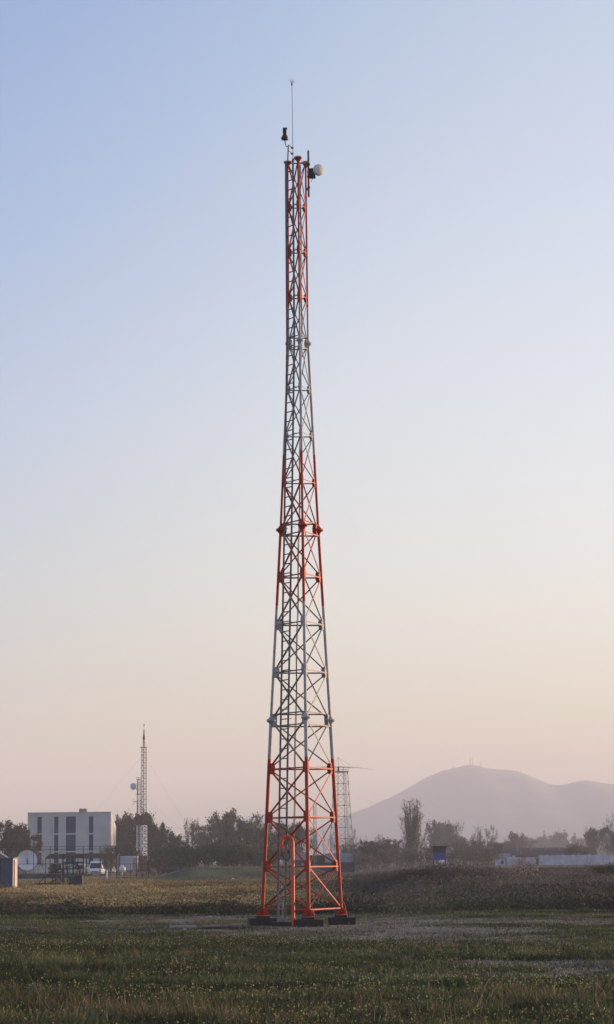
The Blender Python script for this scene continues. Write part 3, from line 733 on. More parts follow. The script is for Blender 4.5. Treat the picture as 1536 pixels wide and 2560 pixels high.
# pale container with little dome
d = 305.0; p = gp(290, d); s_ = S(d); W = 52*s_; z0, z1 = at(290, 2177, d).z-p.z, at(290, 2142, d).z-p.z
ct = empty('container', p, 'pale blue container cabin beside the two thin masts', 'cabin')
mb = MB(); mb.box(0, W, 0, 2.2, z0, z1)
for i in range(14): mb.box(W*i/14+0.04, W*i/14+0.12, -0.03, -0.001, z0+0.06, z1-0.06)
mb.build('body', M['lilac'], ct); MB().box(-0.05, W+0.05, -0.06, 2.25, z1+0.002, z1+0.09).build('roof', M['trim'], ct)
MB().box(W*0.80, W*0.97, -0.06, -0.032, z0+0.05, z1-0.15).build('door', M['pale'], ct)
for x in (0.15, W-0.15): MB().box(x-0.1, x+0.1, 0.1, 0.4, -0.3, z0-0.002).build('foot', M['concrete'], ct)
p = gp(306, 298); MB_ = MB(); MB_.lathe([(0.05,-0.2),(0.05,0.5),(0.42,0.55),(0.45,0.85),(0.36,1.15),(0.18,1.32),(0.0,1.38)], 18); o = MB_.build('radome', M['dish'], None, smooth=True, loc=p); tag(o, 'small white dome antenna standing before the pale blue container', 'antenna')
p = gp(223, 232); mb = MB(); mb.box(0, 0.9, 0, 0.05, 0.5, 0.62); 
# small white bollard
p = gp(268, 232); o = MB().lathe([(0.06,-0.2),(0.06,0.95),(0.04,1.0),(0,1.01)], 10).build('bollard', M['trim'], None, smooth=True, loc=p); tag(o, 'thin white post in the grass right of the white van', 'post')

# ------------------------------------------------------------------ thin masts and the second tower
def lattice(root, legs0, legs1, z0, z1, npan, r_leg, r_lac, mat_, cross=False, horiz=True):
    """straight lattice section between two polygons of corner offsets"""
    n = len(legs0)
    P_ = lambda k, t_: Vector((*[legs0[k][j]*(1-t_)+legs1[k][j]*t_ for j in (0, 1)], z0+(z1-z0)*t_))
    for k in range(n): MB().tube(P_(k, 0), P_(k, 1), r_leg, n=6).build('leg', mat_, root)
    for k in range(n):
        mb = MB(); k2 = (k+1) % n
        for i in range(npan):
            ta, tb = i/npan, (i+1)/npan
            if cross or i % 2 == 0: mb.tube(P_(k, ta), P_(k2, tb), r_lac, n=4)
            if cross or i % 2 == 1: mb.tube(P_(k2, ta), P_(k, tb), r_lac, n=4)
            if horiz: mb.tube(P_(k, tb), P_(k2, tb), r_lac, n=4)
        mb.build('lattice_side', mat_, root)
def tri(w, rot=0.5): return [(w*0.577*math.cos(rot+2*PI*k/3), w*0.577*math.sin(rot+2*PI*k/3)) for k in range(3)]
def sq(w, rot=0.3): return [(w*0.707*math.cos(rot+PI/2*k+PI/4), w*0.707*math.sin(rot+PI/2*k+PI/4)) for k in range(4)]

# taller guyed mast
d = 280.0; p = gp(359.5, d)
m1 = empty('guyed_mast', p, 'taller thin guyed lattice mast with a pointed spire behind the field on the left', 'mast')
def mz(py, px=359.5, dd=d, pp=p): return at(px, py, dd).z-pp.z
lattice(m1, tri(0.68), tri(0.68), -0.2, mz(2140), 6, 0.045, 0.022, M['mast_brown'])
lattice(m1, tri(0.76), tri(0.76), mz(2140), mz(2064), 9, 0.055, 0.040, M['trim'])
lattice(m1, tri(0.62), tri(0.60), mz(2064), mz(1868), 30, 0.034, 0.016, M['mast_brown'])
mb = MB(); mb.lathe([(0.42,0),(0.42,0.07)], 14, (0,0,mz(1869))); mb.build('platform', M['mast_brown'], m1)
mb = MB(); mb.tube((0.02,0,mz(1868)), (0.02,0,mz(1849)), 0.085, n=8); mb.lathe([(0.17,0),(0.05,mz(1828)-mz(1849)),(0.13,mz(1827)-mz(1849)),(0.13,mz(1826)-mz(1849))], 12, (0.02,0,mz(1849))); mb.tube((0.02,0,mz(1826)), (0.03,0,mz(1812)), 0.025, n=6); mb.lathe([(0.05,0),(0.07,0.05),(0.05,0.25)], 8, (0.03,0,mz(1815)))
for k in range(3): q_ = tri(0.60)[k]; mb.tube((q_[0],q_[1],mz(1868)), (0.02,0,mz(1846)), 0.018, n=4)
mb.build('spire', M['mast_brown'], m1, smooth=True)
for (px, py, dy, src) in ((225, 2080, -12, 1885), (230, 2100, 14, 1985), (500, 2100, -12, 1885), (480, 2110, 14, 1990)):
    q_ = at(px, py, d)-p; s0 = Vector((0,0,mz(src))); e_ = Vector((q_.x, dy, q_.z)); ext = s0+(e_-s0)*((s0.z+0.2)/(s0.z-e_.z))
    MB().tube(s0, ext, 0.005, n=4).build('guy_wire', M['galv_dark'], m1)
# shorter mast with a dish
d = 276.0; p2 = gp(346.5, d)
m2 = empty('dish_mast', p2, 'shorter red and white lattice mast carrying a grey dish, left of the taller guyed mast', 'mast')
def mz2(py): return at(346.5, py, d).z-p2.z
lattice(m2, tri(0.62,0.2), tri(0.60,0.2), -0.2, mz2(2030), 14, 0.040, 0.020, M['mast'])
lattice(m2, tri(0.50,0.2), tri(0.48,0.2), mz2(2030), mz2(1987), 6, 0.034, 0.016, M['mast'])
lattice(m2, tri(0.46,0.2), tri(0.42,0.2), mz2(1987), mz2(1950), 6, 0.030, 0.015, M['mast_brown'])
mb = MB(); mb.lathe([(0.36,0),(0.36,0.06)], 12, (0,0,mz2(1986))); mb.lathe([(0.26,0),(0.26,0.06)], 12, (0,0,mz2(1949)))
for k in range(4): a = PI/2*k; mb.tube((0.24*math.cos(a),0.24*math.sin(a),mz2(1949)), (0.24*math.cos(a),0.24*math.sin(a),mz2(1943.5)), 0.018, n=4)
mb.lathe([(0.25,0),(0.25,0.03)], 12, (0,0,mz2(1944))); mb.build('platform', M['mast_brown'], m2)
q_ = at(334, 1966, d)-p2; axm = Vector((-0.35,-0.9,0)).normalized()
dsh = empty('drum_dish', p2+q_, 'round grey drum dish on the side of the shorter lattice mast', 'dish antenna')
MB().lathe([(0,0.16),(0.2,0.15),(0.36,0.11),(0.41,0.06),(0.41,-0.06),(0.2,-0.18),(0.06,-0.22)][::-1], 24, (0,0,0), axm).build('drum', M['dish'], dsh, smooth=True)
mb = MB(); mb.tube((0.35,0.2,-0.45), (0.35,0.2,0.40), 0.03, n=6); mb.tube((0.35,0.2,0.1), (0.62,0.25,0.1), 0.02, n=5); mb.tube((0.35,0.2,-0.3), (0.62,0.25,-0.3), 0.02, n=5); mb.tube((0.05,0.15,0), (0.35,0.2,0), 0.04, n=6); mb.build('bracket', M['galv_dark'], dsh)
q_ = at(338, 2004, d)-p2
yg = empty('yagi_antenna', p2+q_, 'small star-shaped aerial on the left side of the shorter lattice mast', 'antenna')
mb = MB(); mb.tube((0.28,0,0), (-0.15,0,0), 0.020, n=5)
for a in (-0.9, 0, 0.9): mb.tube((0.1,0,0), (-0.35*math.cos(a)-0.02, 0, 0.42*math.sin(a)), 0.016, n=4)
mb.build('element', M['mast_brown'], yg)

# second tower behind the first
d = 345.0; p = gp(855, d); s_ = S(d)
t2 = empty('antenna_tower', p, 'grey square lattice tower with a railed platform, behind and right of the big tower', 'tower')
def mz3(py): return at(852, py, d).z-p.z
zt = mz3(1931); w1, w0 = 26*s_, 48*s_; rot = 0.42
for i in range(3):
    ta, tb = i/3, (i+1)/3
    lattice(t2, sq(w0+(w1-w0)*ta, rot), sq(w0+(w1-w0)*tb, rot), zt*ta-0.2*(i == 0), zt*tb, 3, 0.045, 0.022, M['grey_steel'], cross=True)
MB().prism([(x*1.12, y*1.12) for x, y in sq(w1, rot)], zt, zt+0.16, 2).build('platform', M['galv_dark'], t2)
mb = MB(); c4 = [Vector((x*1.1, y*1.1, 0)) for x, y in sq(w1, rot)]
for k in range(4):
    for z in (0.4, 0.8): mb.tube(c4[k]+Vector((0,0,zt+z)), c4[(k+1) % 4]+Vector((0,0,zt+z)), 0.02, n=4)
    mb.tube(c4[k]+Vector((0,0,zt)), c4[k]+Vector((0,0,zt+0.85)), 0.025, n=4); mm = (c4[k]+c4[(k+1) % 4])/2; mb.tube(mm+Vector((0,0,zt)), mm+Vector((0,0,zt+0.85)), 0.02, n=4)
mb.build('railing', M['galv_dark'], t2)
mb = MB(); q4 = [Vector((x,y,0)) for x, y in sq(w0, rot)]; q5 = [Vector((x,y,0)) for x, y in sq(w1, rot)]
for s in (0, 0.3):
    mb.tube((q4[3]*0.45+q4[0]*0.55).lerp(Vector((0,0,0)), s*0.3), (q5[3]*0.45+q5[0]*0.55).lerp(Vector((0,0,0)), s*0.6)+Vector((0,0,zt)), 0.022, n=5)
mb.build('ladder', M['galv_dark'], t2)
ba = empty('beam_antenna', p+Vector((-0.35, 0, zt+0.16)), 'long drooping beam antenna lying across the top of the grey square tower', 'antenna')
h_ = mz3(1893)-zt-0.16
mb = MB(); mb.tube((0,0,0), (0,0,h_), 0.028, n=6); mb.lathe([(0.20,0),(0.20,0.3),(0.13,0.45),(0.20,0.6),(0.10,0.75)], 10); mb.build('rotor', M['galv_dark'], ba, smooth=True)
zb_ = mz3(1917)-zt-0.16
def arm(x1, y1, drop, r=0.035, x0=0.0):
    pts = [Vector((x0+(x1-x0)*t_/6, y1*t_/6, zb_-drop*(t_/6)**2)) for t_ in range(7)]
    MB().path(pts, [r*(1-0.75*t_/6) for t_ in range(7)], 5).build('boom', M['galv_dark'], ba)
arm(5.6, 1.5, 0.45); arm(2.3, -0.8, 0.35, 0.05); arm(-3.3, -1.5, 0.0, 0.045); arm(-4.6, 1.0, 0.15); arm(3.6, 2.5, 0.15); arm(-1.0, -3.0, 0.1); arm(1.2, 3.0, 0.1)
for x, y in ((5.0,1.35),(2.0,-0.6),(-3.0,-1.3),(-1.6,0.4)):
    MB().tube((0,0,h_-0.02), (x*0.45,y*0.45,zb_-0.05), 0.010, n=4).build('stay', M['galv_dark'], ba)
# slim mast
d = 300.0; p = gp(788, d)
m3 = empty('slim_mast', p, 'very slim pale lattice mast seen through the legs of the big tower', 'mast')
lattice(m3, tri(0.42,0.1), tri(0.40,0.1), -0.2, at(788,2011,d).z-p.z, 22, 0.026, 0.015, M['grey_steel'])

# masts on the mountain top
for px, py, h in ((1176, 1911, 20), (1182, 1911, 16), (1203, 1914, 15), (1133, 1922, 12)):
    q_ = at(px, py, 4600); o = empty('hilltop_mast', q_, {1176:'tallest of the faint masts on the mountain top',1182:'faint mast just right of the tallest one on the summit',1203:'faint lone mast on the right shoulder of the summit',1133:'faint lone mast left of the mountain summit'}[px], 'mast', 'faint masts on the mountain')
    lattice(o, sq(2.0), sq(0.9), -6, h*0.7, 4, 0.16, 0.08, M['grey_steel'], cross=True)
    MB().tube((0,0,h*0.7-0.5), (0,0,h), 0.18, n=5).build('spire', M['grey_steel'], o)

# ------------------------------------------------------------------ right hand side
# blue booth on legs
d = 250.0; p = gp(1100, d); s_ = S(d); bz = at(1100, 2150, d).z-p.z; tz = at(1100, 2117, d).z-p.z
W = 31*s_
bt = empty('guard_booth', p+Vector((-W/2, 0, 0)), 'small bright blue lookout booth on short legs under a pale sloped roof', 'booth')
for x in (0.04, W-0.04):
    for y in (0.04, 1.26): MB().box(x-0.04, x+0.04, y-0.04, y+0.04, -0.3, bz-0.002).build('leg', M['blue_bright'], bt)
mid = bz+(tz-bz)*0.55
mb = MB(); mb.box(0, W, 0, 1.3, bz, bz+0.06); mb.box(0, W, 0, 0.05, bz+0.062, mid); mb.box(0, W, 1.25, 1.3, bz+0.062, mid); mb.box(0, 0.05, 0.052, 1.248, bz+0.062, mid); mb.box(W-0.05, W, 0.052, 1.248, bz+0.062, mid)
mb.build('panel_wall', M['blue_bright'], bt)
mb = MB()
for x in (0.03, W*0.5, W-0.03):
    for y in (0.03, 1.27): mb.box(x-0.03, x+0.03, y-0.03, y+0.03, mid, tz)
mb.box(0.06, W-0.06, 0.9, 0.95, mid, tz-0.05)
mb.build('window_frame', M['wall_dark'], bt)
MB().prism([(-0.12,tz+0.10),(1.45,tz-0.05),(1.45,tz+0.0),(-0.12,tz+0.16)], -0.20, W+0.20, 0).build('roof', M['pale'], bt)

# long dark roofed building and white panel wall
d = 470.0; p = gp(1243, d); s_ = S(d); W = (1484-1243)*s_; z0 = at(1243, 2140, d).z-p.z; z1 = at(1243, 2126, d).z-p.z
lb = empty('long_shed', p, 'long low dark shed roof behind the white panel wall', 'shed')
MB().box(0, W, 0, 7, -2, z0).build('wall', M['brown_wall'], lb)
MB().prism([(-0.5,z0+0.002),(7.5,z0+0.002),(7.5,z1),(3.5,z1+0.5),(1.5,z1)], -0.3, W+0.3, 0).build('roof', M['brown_wall'], lb)
for i in range(7): MB().tube((W*(i+0.5)/7, 1.0, z0), (W*(i+0.5)/7, 1.0, z1+0.8), 0.09, n=8).build('vent_pipe', M['galv_dark'], lb)
d = 450.0; p = gp(1348, d); s_ = S(d); zt = at(1440, 2137, d).z-p.z; pw = 13.2*s_
pf = empty('panel_wall', p, 'long wall of upright white panels running to the right edge', 'wall')
for i in range(19):
    x = i*pw; h = zt+0.05*math.sin(i*2.3)
    pts = [(x+0.02,-2.0),(x+pw-0.02,-2.0),(x+pw-0.02,h-0.14),(x+pw*0.86,h-0.03),(x+pw*0.5,h),(x+pw*0.14,h-0.03),(x+0.02,h-0.14)]
    y = 0.05*math.sin(i*4.1)
    MB().prism(pts, y, y+0.12, 1).build('panel', M['whitepanel'], pf)
    if i % 3 == 0: MB().box(x-0.05, x+0.05, -0.06, 0.20, -2, h-0.05).build('post', M['concrete'], pf)
# little outbuildings left of it
p = gp(1243, 448); W = 34*s_; h0 = at(1243, 2146, 448).z-p.z; ht_ = at(1243, 2136, 448).z-p.z
oh = empty('outbuilding', p, 'small white-walled hut with grey-green roof at the left end of the panel wall', 'hut')
MB().box(0, W*0.62, 0, 4, -2, h0).build('wall', M['whitepanel'], oh); MB().prism([(-0.3,h0+0.002),(4.3,h0+0.002),(4.3,ht_),(2,ht_+0.2)], -0.3, W, 0).build('roof', M['roof_grey'], oh)
MB().box(W*0.30, W*0.48, -0.05, -0.002, h0-1.1, h0-0.45).build('window', M['glass'], oh)
for j, (a, b_, c_) in enumerate(((1267, 1280, 2142), (1280, 1290, 2139), (1290, 1340, 2143))):
    p_ = gp(a, 446+j*2); hh = at(a, c_, 446+j*2).z-p_.z; mb = MB(); ww = (b_-a)*s_
    n_ = max(1, int(ww/1.0))
    r2 = empty('hoarding', p_, ['short white board beside the hut', 'taller white board next to the short one', 'patchy whitish boards behind the blossoming shrub'][j], 'hoarding')
    for i in range(n_): MB().box(i*ww/n_+0.02, (i+1)*ww/n_-0.02, 0, 0.08, -2, hh-0.06*(i % 2)).build('board', M['whitepanel'] if i % 3 != 1 else M['pale'], r2)

# low grey-roofed building behind the tower
d = 330.0; p = gp(752, d); s_ = S(d); W = (886-752)*s_; z0 = at(752, 2157, d).z-p.z; z1 = at(752, 2134, d).z-p.z
gb_ = empty('low_barn', p, 'low dark barn with a pale grey roof seen behind the tower legs', 'barn')
MB().box(0, W, 0, 6, -1, z0).build('wall', M['wall_dark'], gb_)
MB().prism([(-0.5,z0+0.002),(6.5,z0+0.002),(3,z1)], W*0.45, W+0.3, 0).build('roof', M['roof_grey'], gb_)
MB().prism([(-0.5,z0+0.002),(6.5,z0+0.002),(3,z1-0.25)], -0.4, W*0.449, 0).build('lower_roof', M['roof_dark'], gb_)
d = 320.0; p = gp(738, d); s_ = S(d); z0 = at(738, 2150, d).z-p.z; z1 = at(738, 2131, d).z-p.z
hs = empty('blue_grey_hut', p, 'small blue-grey hut just left of the middle leg of the big tower', 'hut')
MB().box(0, 30*s_, 0, 4, -1, z0).build('wall', M['blue'], hs); MB().prism([(-0.3,z0+0.002),(4.3,z0+0.002),(2,z1)], -0.2, 30*s_+0.2, 0).build('roof', M['roof_grey'], hs)
MB().box(0.9, 1.35, -0.05, -0.002, 0.1, z0-0.5).build('door', M['pale'], hs)

# stones and litter
rst = random.Random(11)
def rock(s, seed, flat=0.55):
    r_ = random.Random(seed); mb = MB(); prof = 7; n = 9
    for i in range(prof+1):
        ph = PI*i/prof
        for j in range(n):
            a = 2*PI*j/n; k = s*(0.8+0.35*r_.random()); mb.v.append((k*math.sin(ph)*math.cos(a), k*math.sin(ph)*math.sin(a), flat*k*math.cos(ph)))
    for i in range(prof):
        for j in range(n): mb.f.append((i*n+j, (i+1)*n+j, (i+1)*n+(j+1) % n, i*n+(j+1) % n))
    return mb
p = gp(424, 67.5); mb = MB(); mb.v = []; mb.prism([(0,0.10),(0.30,0.02),(0.66,0.0),(0.80,0.10),(0.70,0.22),(0.35,0.26),(0.05,0.22)], 0.06, 0.13, 2)
sl_ = empty('concrete_slab', p, 'flat pale broken slab lying in the grass left of the tower', 'slab'); mb.build('slab', M['pale'], sl_)
rk = rock(0.08, 4).build('stone', M['stone'], None, smooth=False, loc=gp(462, 67.0)); tag(rk, 'pale stone propping the flat broken slab', 'stone')
p = gp(575, 71); mb = MB(); mb.prism([(0,0),(0.4,-0.04),(0.66,0.02),(0.6,0.14),(0.1,0.16)], -0.02, 0.045, 2); o = mb.build('slab_piece', M['pale'], None, loc=p); tag(o, 'thin pale slab piece lying flat beside the left footing', 'slab')
for (px, dd, s, lab) in ((525, 81.5, 0.07, 'round pale stone at the weed edge left of the tower'), (545, 84, 0.08, 'flatter pale stone just behind the round one'), (488, 84.5, 0.07, 'pale rubble lump farthest left at the weed edge'),
                         (625, 84.5, 0.045, 'small pale stone close to the left tower leg'), (1127, 80, 0.035, 'small white stone in the grass right of the tower'), (1484, 84, 0.05, 'whitish lump of litter in the grass near the right edge'),
                         (582, 205, 0.14, 'tiny white scrap on the green bank'), (875, 190, 0.22, 'white rounded object on the waste ground behind the right leg')):
    q_ = gp(px, dd); q_.z += s*0.3; o = rock(s, px).build('stone', M['stone'] if px not in (875, 582, 1484, 1127) else M['dish'], None, loc=q_); tag(o, lab, 'stone')

# ------------------------------------------------------------------ trees and shrubs
def rand_quads(rng, C, size, n_per=1, flat=0.0):
    """one leaf-clump quad at each centre, random facing"""
    n = len(C); a = rng.normal(size=(n, 3)); a[:, 2] *= (1-flat); a /= np.linalg.norm(a, axis=1)[:, None]
    b = rng.normal(size=(n, 3)); b -= a*(a*b).sum(1)[:, None]; b /= np.linalg.norm(b, axis=1)[:, None]
    s = size*rng.uniform(0.55, 1.25, (n, 1)); s2 = s*rng.uniform(0.45, 0.9, (n, 1))
    return np.stack([C-a*s-b*s2*0.3, C-a*s*0.1-b*s2, C+a*s+b*s2*0.2, C+b*s2], 1)
def grow(rng, p, d, L, r, lev, segs, tips, spread=0.6, nb=3, upw=0.25, shrink=0.68, wob=0.15, sub=3):
    """recursive limbs; segs: (p0, p1, r0, r1)"""
    q = p.copy(); dd = d.copy(); pts = [p]
    for i in range(sub):
        dd = dd + rng.normal(size=3)*wob; dd[2] += upw*0.3; dd /= np.linalg.norm(dd)
        q2 = q + dd*L/sub; r0 = r*(1-0.45*i/sub); r1 = r*(1-0.45*(i+1)/sub); segs.append((q, q2, r0, r1)); q = q2; pts.append(q)
    if lev == 0: tips.append((q, dd)); return
    for k in range(nb):
        st = pts[-1] if k == 0 else pts[rng.randint(max(1, sub-2), sub+1)] if lev < 3 else pts[rng.randint(1, sub+1)]
        a = rng.normal(size=3); a -= dd*a.dot(dd); a /= np.linalg.norm(a)
        nd = dd + a*spread*(0.45 if k == 0 else 1.0)*rng.uniform(0.7, 1.3); nd[2] += upw; nd /= np.linalg.norm(nd)
        grow(rng, st, nd, L*shrink*rng.uniform(0.75, 1.2), r*0.58, lev-1, segs, tips, spread, nb, upw, shrink, wob, sub)
def segs_mesh(name, segs, mt_, parent, minr=0.0):
    """three-sided tapered limbs in one mesh"""
    P0 = np.array([s[0] for s in segs]); P1 = np.array([s[1] for s in segs]); r0 = np.maximum(np.array([s[2] for s in segs]), minr); r1 = np.maximum(np.array([s[3] for s in segs]), minr)
    D = P1-P0; D /= np.maximum(np.linalg.norm(D, axis=1), 1e-9)[:, None]
    h = np.where(np.abs(D[:, 2:3]) < 0.9, [[0, 0, 1.0]], [[1.0, 0, 0]]); U = np.cross(D, h); U /= np.linalg.norm(U, axis=1)[:, None]; W_ = np.cross(D, U)
    Q = []
    for i in range(4):
        a, b = 2*PI*i/4, 2*PI*(i+1)/4
        oa = U*math.cos(a)+W_*math.sin(a); ob = U*math.cos(b)+W_*math.sin(b)
        Q.append(np.stack([P0+oa*r0[:, None], P0+ob*r0[:, None], P1+ob*r1[:, None], P1+oa*r1[:, None]], 1))
    return quads_mesh(name, np.concatenate(Q), mt_, None, parent)
def tints(rng, n, base, dv=0.25, base2=None, f=None):
    b = np.array(base)[None, :]*np.ones((n, 1))
    if base2 is not None:
        f = rng.rand(n) if f is None else f; b = b*(1-f[:, None]) + np.array(base2)[None, :]*f[:, None]
    return np.clip(b*rng.uniform(1-dv, 1+dv, (n, 1))*rng.uniform(0.92, 1.08, (n, 3)), 0, 1)

PROTO = {}
PCOL = bpy.data.collections.new('proto_tmp')
def proto_tree(kind, seed, H, W_, leafs, leaf_size, c1, c2, bare_top=0.0, name='tree', wood='bark', lev=4, start=0.18, tipspread=0.5, twigs=False, upw=0.25, spread=0.65):
    rng = np.random.RandomState(seed); segs = []; tips = []
    trunkL = H*start; p = np.array([0, 0, -0.3]); segs.append((p, np.array([0, 0, trunkL]), H*0.022, H*0.018))
    for k in range(4):
        a = 2*PI*k/4+rng.rand()*0.8; d = np.array([math.cos(a)*0.5, math.sin(a)*0.5, 1.0]); d /= np.linalg.norm(d)
        grow(rng, np.array([0, 0, trunkL*rng.uniform(0.7, 1.0)]), d, H*0.30*rng.uniform(0.85, 1.15), H*0.012, lev-1, segs, tips, spread, 3, upw)
    allp = np.array([s[1] for s in segs]); sx = W_/2/np.percentile(np.abs(allp[:, :2]), 97); sz = H/allp[:, 2].max()
    sc = np.array([sx, sx, sz]); segs = [(a*sc, b*sc, r0, r1) for a, b, r0, r1 in segs]
    T = np.array([t_[0] for t_ in tips])*sc
    root = bpy.data.objects.new(name, None); col.objects.link(root)
    tk = segs_mesh('trunk', segs, M[wood], root, minr=0.012)
    cen = T[rng.randint(0, len(T), leafs)]
    low = np.array([s[1] for s in segs if s[3] < H*0.008]); nl = leafs//3
    cen[:nl] = low[rng.randint(0, len(low), nl)]
    if bare_top: cen[:, 2] *= np.where(rng.rand(leafs) < bare_top, rng.uniform(0.35, 1.0, leafs), 1.0)
    C = cen + rng.normal(size=(leafs, 3))*tipspread*np.array([1, 1, 0.8])
    C[:, 2] = np.maximum(C[:, 2], 0.15)
    f = np.clip(vnoise(C[:, 0]*1.0+seed, C[:, 2]+C[:, 1], 1.3)*1.6-0.3, 0, 1)
    cr_ = quads_mesh('crown', rand_quads(rng, C, leaf_size), M['leaf'], tints(rng, leafs, c1, 0.3, c2, f), root)
    return root
def proto_conifer(seed, H, W_, leafs, c1, c2):
    rng = np.random.RandomState(seed); root = bpy.data.objects.new('conifer', None); col.objects.link(root)
    segs = [(np.array([0,0,-0.3]), np.array([0,0,H*0.5]), H*0.018, H*0.011), (np.array([0,0,H*0.5]), np.array([0,0,H]), H*0.011, 0.01)]
    Cs = []
    nt_ = 20
    for i in range(nt_):
        z = H*(0.08+0.90*i/nt_); rr = W_/2*(1-(i/nt_))**0.85*rng.uniform(0.75, 1.15)+0.06
        for k in range(7):
            a = rng.rand()*2*PI; rl = rr*rng.uniform(0.6, 1.15); e = np.array([rl*math.cos(a), rl*math.sin(a), z-rl*0.18])
            segs.append((np.array([0,0,z]), e, 0.03, 0.012)); n = int(leafs/nt_/7*(0.4+1.2*rr/(W_/2)))+2; t_ = rng.rand(n, 1)**0.7
            Cs.append(np.array([0,0,z])*(1-t_)+e*t_+rng.normal(size=(n, 3))*np.array([0.13,0.13,0.09]))
    C = np.concatenate(Cs); segs_mesh('trunk', segs, M['bark'], root)
    quads_mesh('crown', rand_quads(rng, C, 0.17, flat=0.5), M['leaf'], tints(rng, len(C), c1, 0.3, c2), root); return root
def proto_poplar(seed, H, W_, twig_c, leafs, name='poplar', lev_n=34, lsz=0.10):
    """fan of near-vertical bare limbs"""
    rng = np.random.RandomState(seed); root = bpy.data.objects.new(name, None); col.objects.link(root); segs = []; tips = []
    segs.append((np.array([0,0,-0.3]), np.array([0,0,H*0.5]), H*0.018, H*0.012)); segs.append((np.array([0,0,H*0.5]), np.array([0.1,0,H*0.98]), H*0.012, 0.015))
    for i in range(lev_n*2):
        tp_ = rng.uniform(0.22, 1.0); top = H*tp_; z0 = H*rng.uniform(0.02, 0.45)*tp_; a = rng.rand()*2*PI
        rr = W_/2*rng.rand()**0.5*math.sqrt(max(0.02, 1-((tp_-0.42)/0.60)**2)); p = np.array([0,0,z0]); n = 7; prev = p; pts = []
        for k in range(1, n+1):
            t_ = k/n; q = np.array([rr*math.cos(a)*t_**0.6, rr*math.sin(a)*t_**0.6, z0+(top-z0)*t_**1.15])+rng.normal(size=3)*0.06
            segs.append((prev, q, 0.055*(1-0.8*(k-1)/n), 0.055*(1-0.8*k/n))); pts.append((prev, q)); prev = q
        for (u, v) in pts[1:]:
            for j in range(4):
                s0 = u+(v-u)*rng.rand(); dd = np.array([math.cos(a)*0.25, math.sin(a)*0.25, 1.0])+rng.normal(size=3)*np.array([0.35,0.35,0.1]); dd /= np.linalg.norm(dd)
                e = s0+dd*rng.uniform(0.3, 0.8); e[2] = min(e[2], H*1.01); segs.append((s0, e, 0.018, 0.010)); tips.append(e)
                for q_ in range(2):
                    d2 = dd+rng.normal(size=3)*0.4; s1 = s0+(e-s0)*rng.rand(); segs.append((s1, s1+d2*0.3, 0.011, 0.008))
    segs_mesh('trunk', segs, M['bark_grey'], root, minr=0.008)
    T = np.array(tips); C = T[rng.randint(0, len(T), leafs)]+rng.normal(size=(leafs, 3))*0.12
    quads_mesh('crown', rand_quads(rng, C, lsz), M['leaf'], tints(rng, leafs, twig_c, 0.3), root); return root
def proto_shrub(seed, H, W_, leafs, lsz, c1, c2, name='shrub', wood='bark_grey', stems=16, hang=0.0):
    rng = np.random.RandomState(seed); root = bpy.data.objects.new(name, None); col.objects.link(root); segs = []; tips = []
    for i in range(stems):
        a = rng.rand()*2*PI; tilt = rng.uniform(0.05, 0.9); d = np.array([math.cos(a)*tilt, math.sin(a)*tilt, 1.0]); d /= np.linalg.norm(d)
        grow(rng, np.array([math.cos(a)*0.15*W_, math.sin(a)*0.15*W_, -0.1]), d, H*0.42, 0.03, 2, segs, tips, 0.7, 3, 0.1)
    allp = np.array([s[1] for s in segs]); sc = np.array([W_/2/np.percentile(np.abs(allp[:, :2]), 96)]*2+[H/allp[:, 2].max()])
    segs = [(a*sc, b*sc, r0, r1) for a, b, r0, r1 in segs]; segs_mesh('stem', segs, M[wood], root, minr=0.007)
    T = np.array([t_[0] for t_ in tips])*sc; allp = np.array([s[1] for s in segs])
    C = np.where(rng.rand(leafs, 1) < 0.6, T[rng.randint(0, len(T), leafs)], allp[rng.randint(0, len(allp), leafs)]*np.array([1, 1, 0.9]))+rng.normal(size=(leafs, 3))*np.array([0.07*W_, 0.07*W_, 0.06*H])
    C[:, 2] = np.abs(C[:, 2])
    quads_mesh('crown', rand_quads(rng, C, lsz), M['leaf'], tints(rng, leafs, c1, 0.3, c2), root); return root

DG, DG2 = (0.034, 0.040, 0.020), (0.060, 0.062, 0.032)
BR, BR2 = (0.072, 0.064, 0.046), (0.105, 0.090, 0.066)
OL, OL2 = (0.060, 0.066, 0.032), (0.100, 0.095, 0.048)
TW, TW2 = (0.165, 0.140, 0.125), (0.125, 0.108, 0.092)
RD = (0.075, 0.042, 0.034)
P = {}
P['full1'] = proto_tree('full', 1, 10, 8.5, 6000, 0.27, DG, DG2, 0.25, 'broadleaf_tree')
P['full2'] = proto_tree('full', 2, 10, 7.5, 6000, 0.27, DG, BR, 0.3, 'broadleaf_tree')
P['brown1'] = proto_tree('full', 3, 10, 9, 5200, 0.24, BR, BR2, 0.25, 'broadleaf_tree', tipspread=0.42)
P['olive1'] = proto_tree('full', 4, 10, 8, 4800, 0.24, OL, BR, 0.25, 'broadleaf_tree', 'bark_grey', tipspread=0.45)
P['thin1'] = proto_tree('thin', 5, 10, 7.5, 900, 0.17, OL, BR, 0.0, 'sparse_tree', 'bark_grey', lev=5, tipspread=0.22, upw=0.4)
P['thin2'] = proto_tree('thin', 6, 10, 7, 700, 0.18, BR, TW, 0.0, 'sparse_tree', 'bark_grey', lev=5, tipspread=0.2, upw=0.3)
P['bare1'] = proto_tree('bare', 7, 10, 8, 420, 0.12, TW, TW2, 0.0, 'bare_tree', 'bark_grey', lev=5, tipspread=0.15, upw=0.35)
P['cypress'] = proto_tree('col', 8, 10, 2.4, 2600, 0.22, DG, BR, 0.5, 'column_tree', tipspread=0.2, start=0.05)
P['conifer'] = proto_conifer(9, 10, 6.0, 3600, (0.026, 0.034, 0.022), DG2)
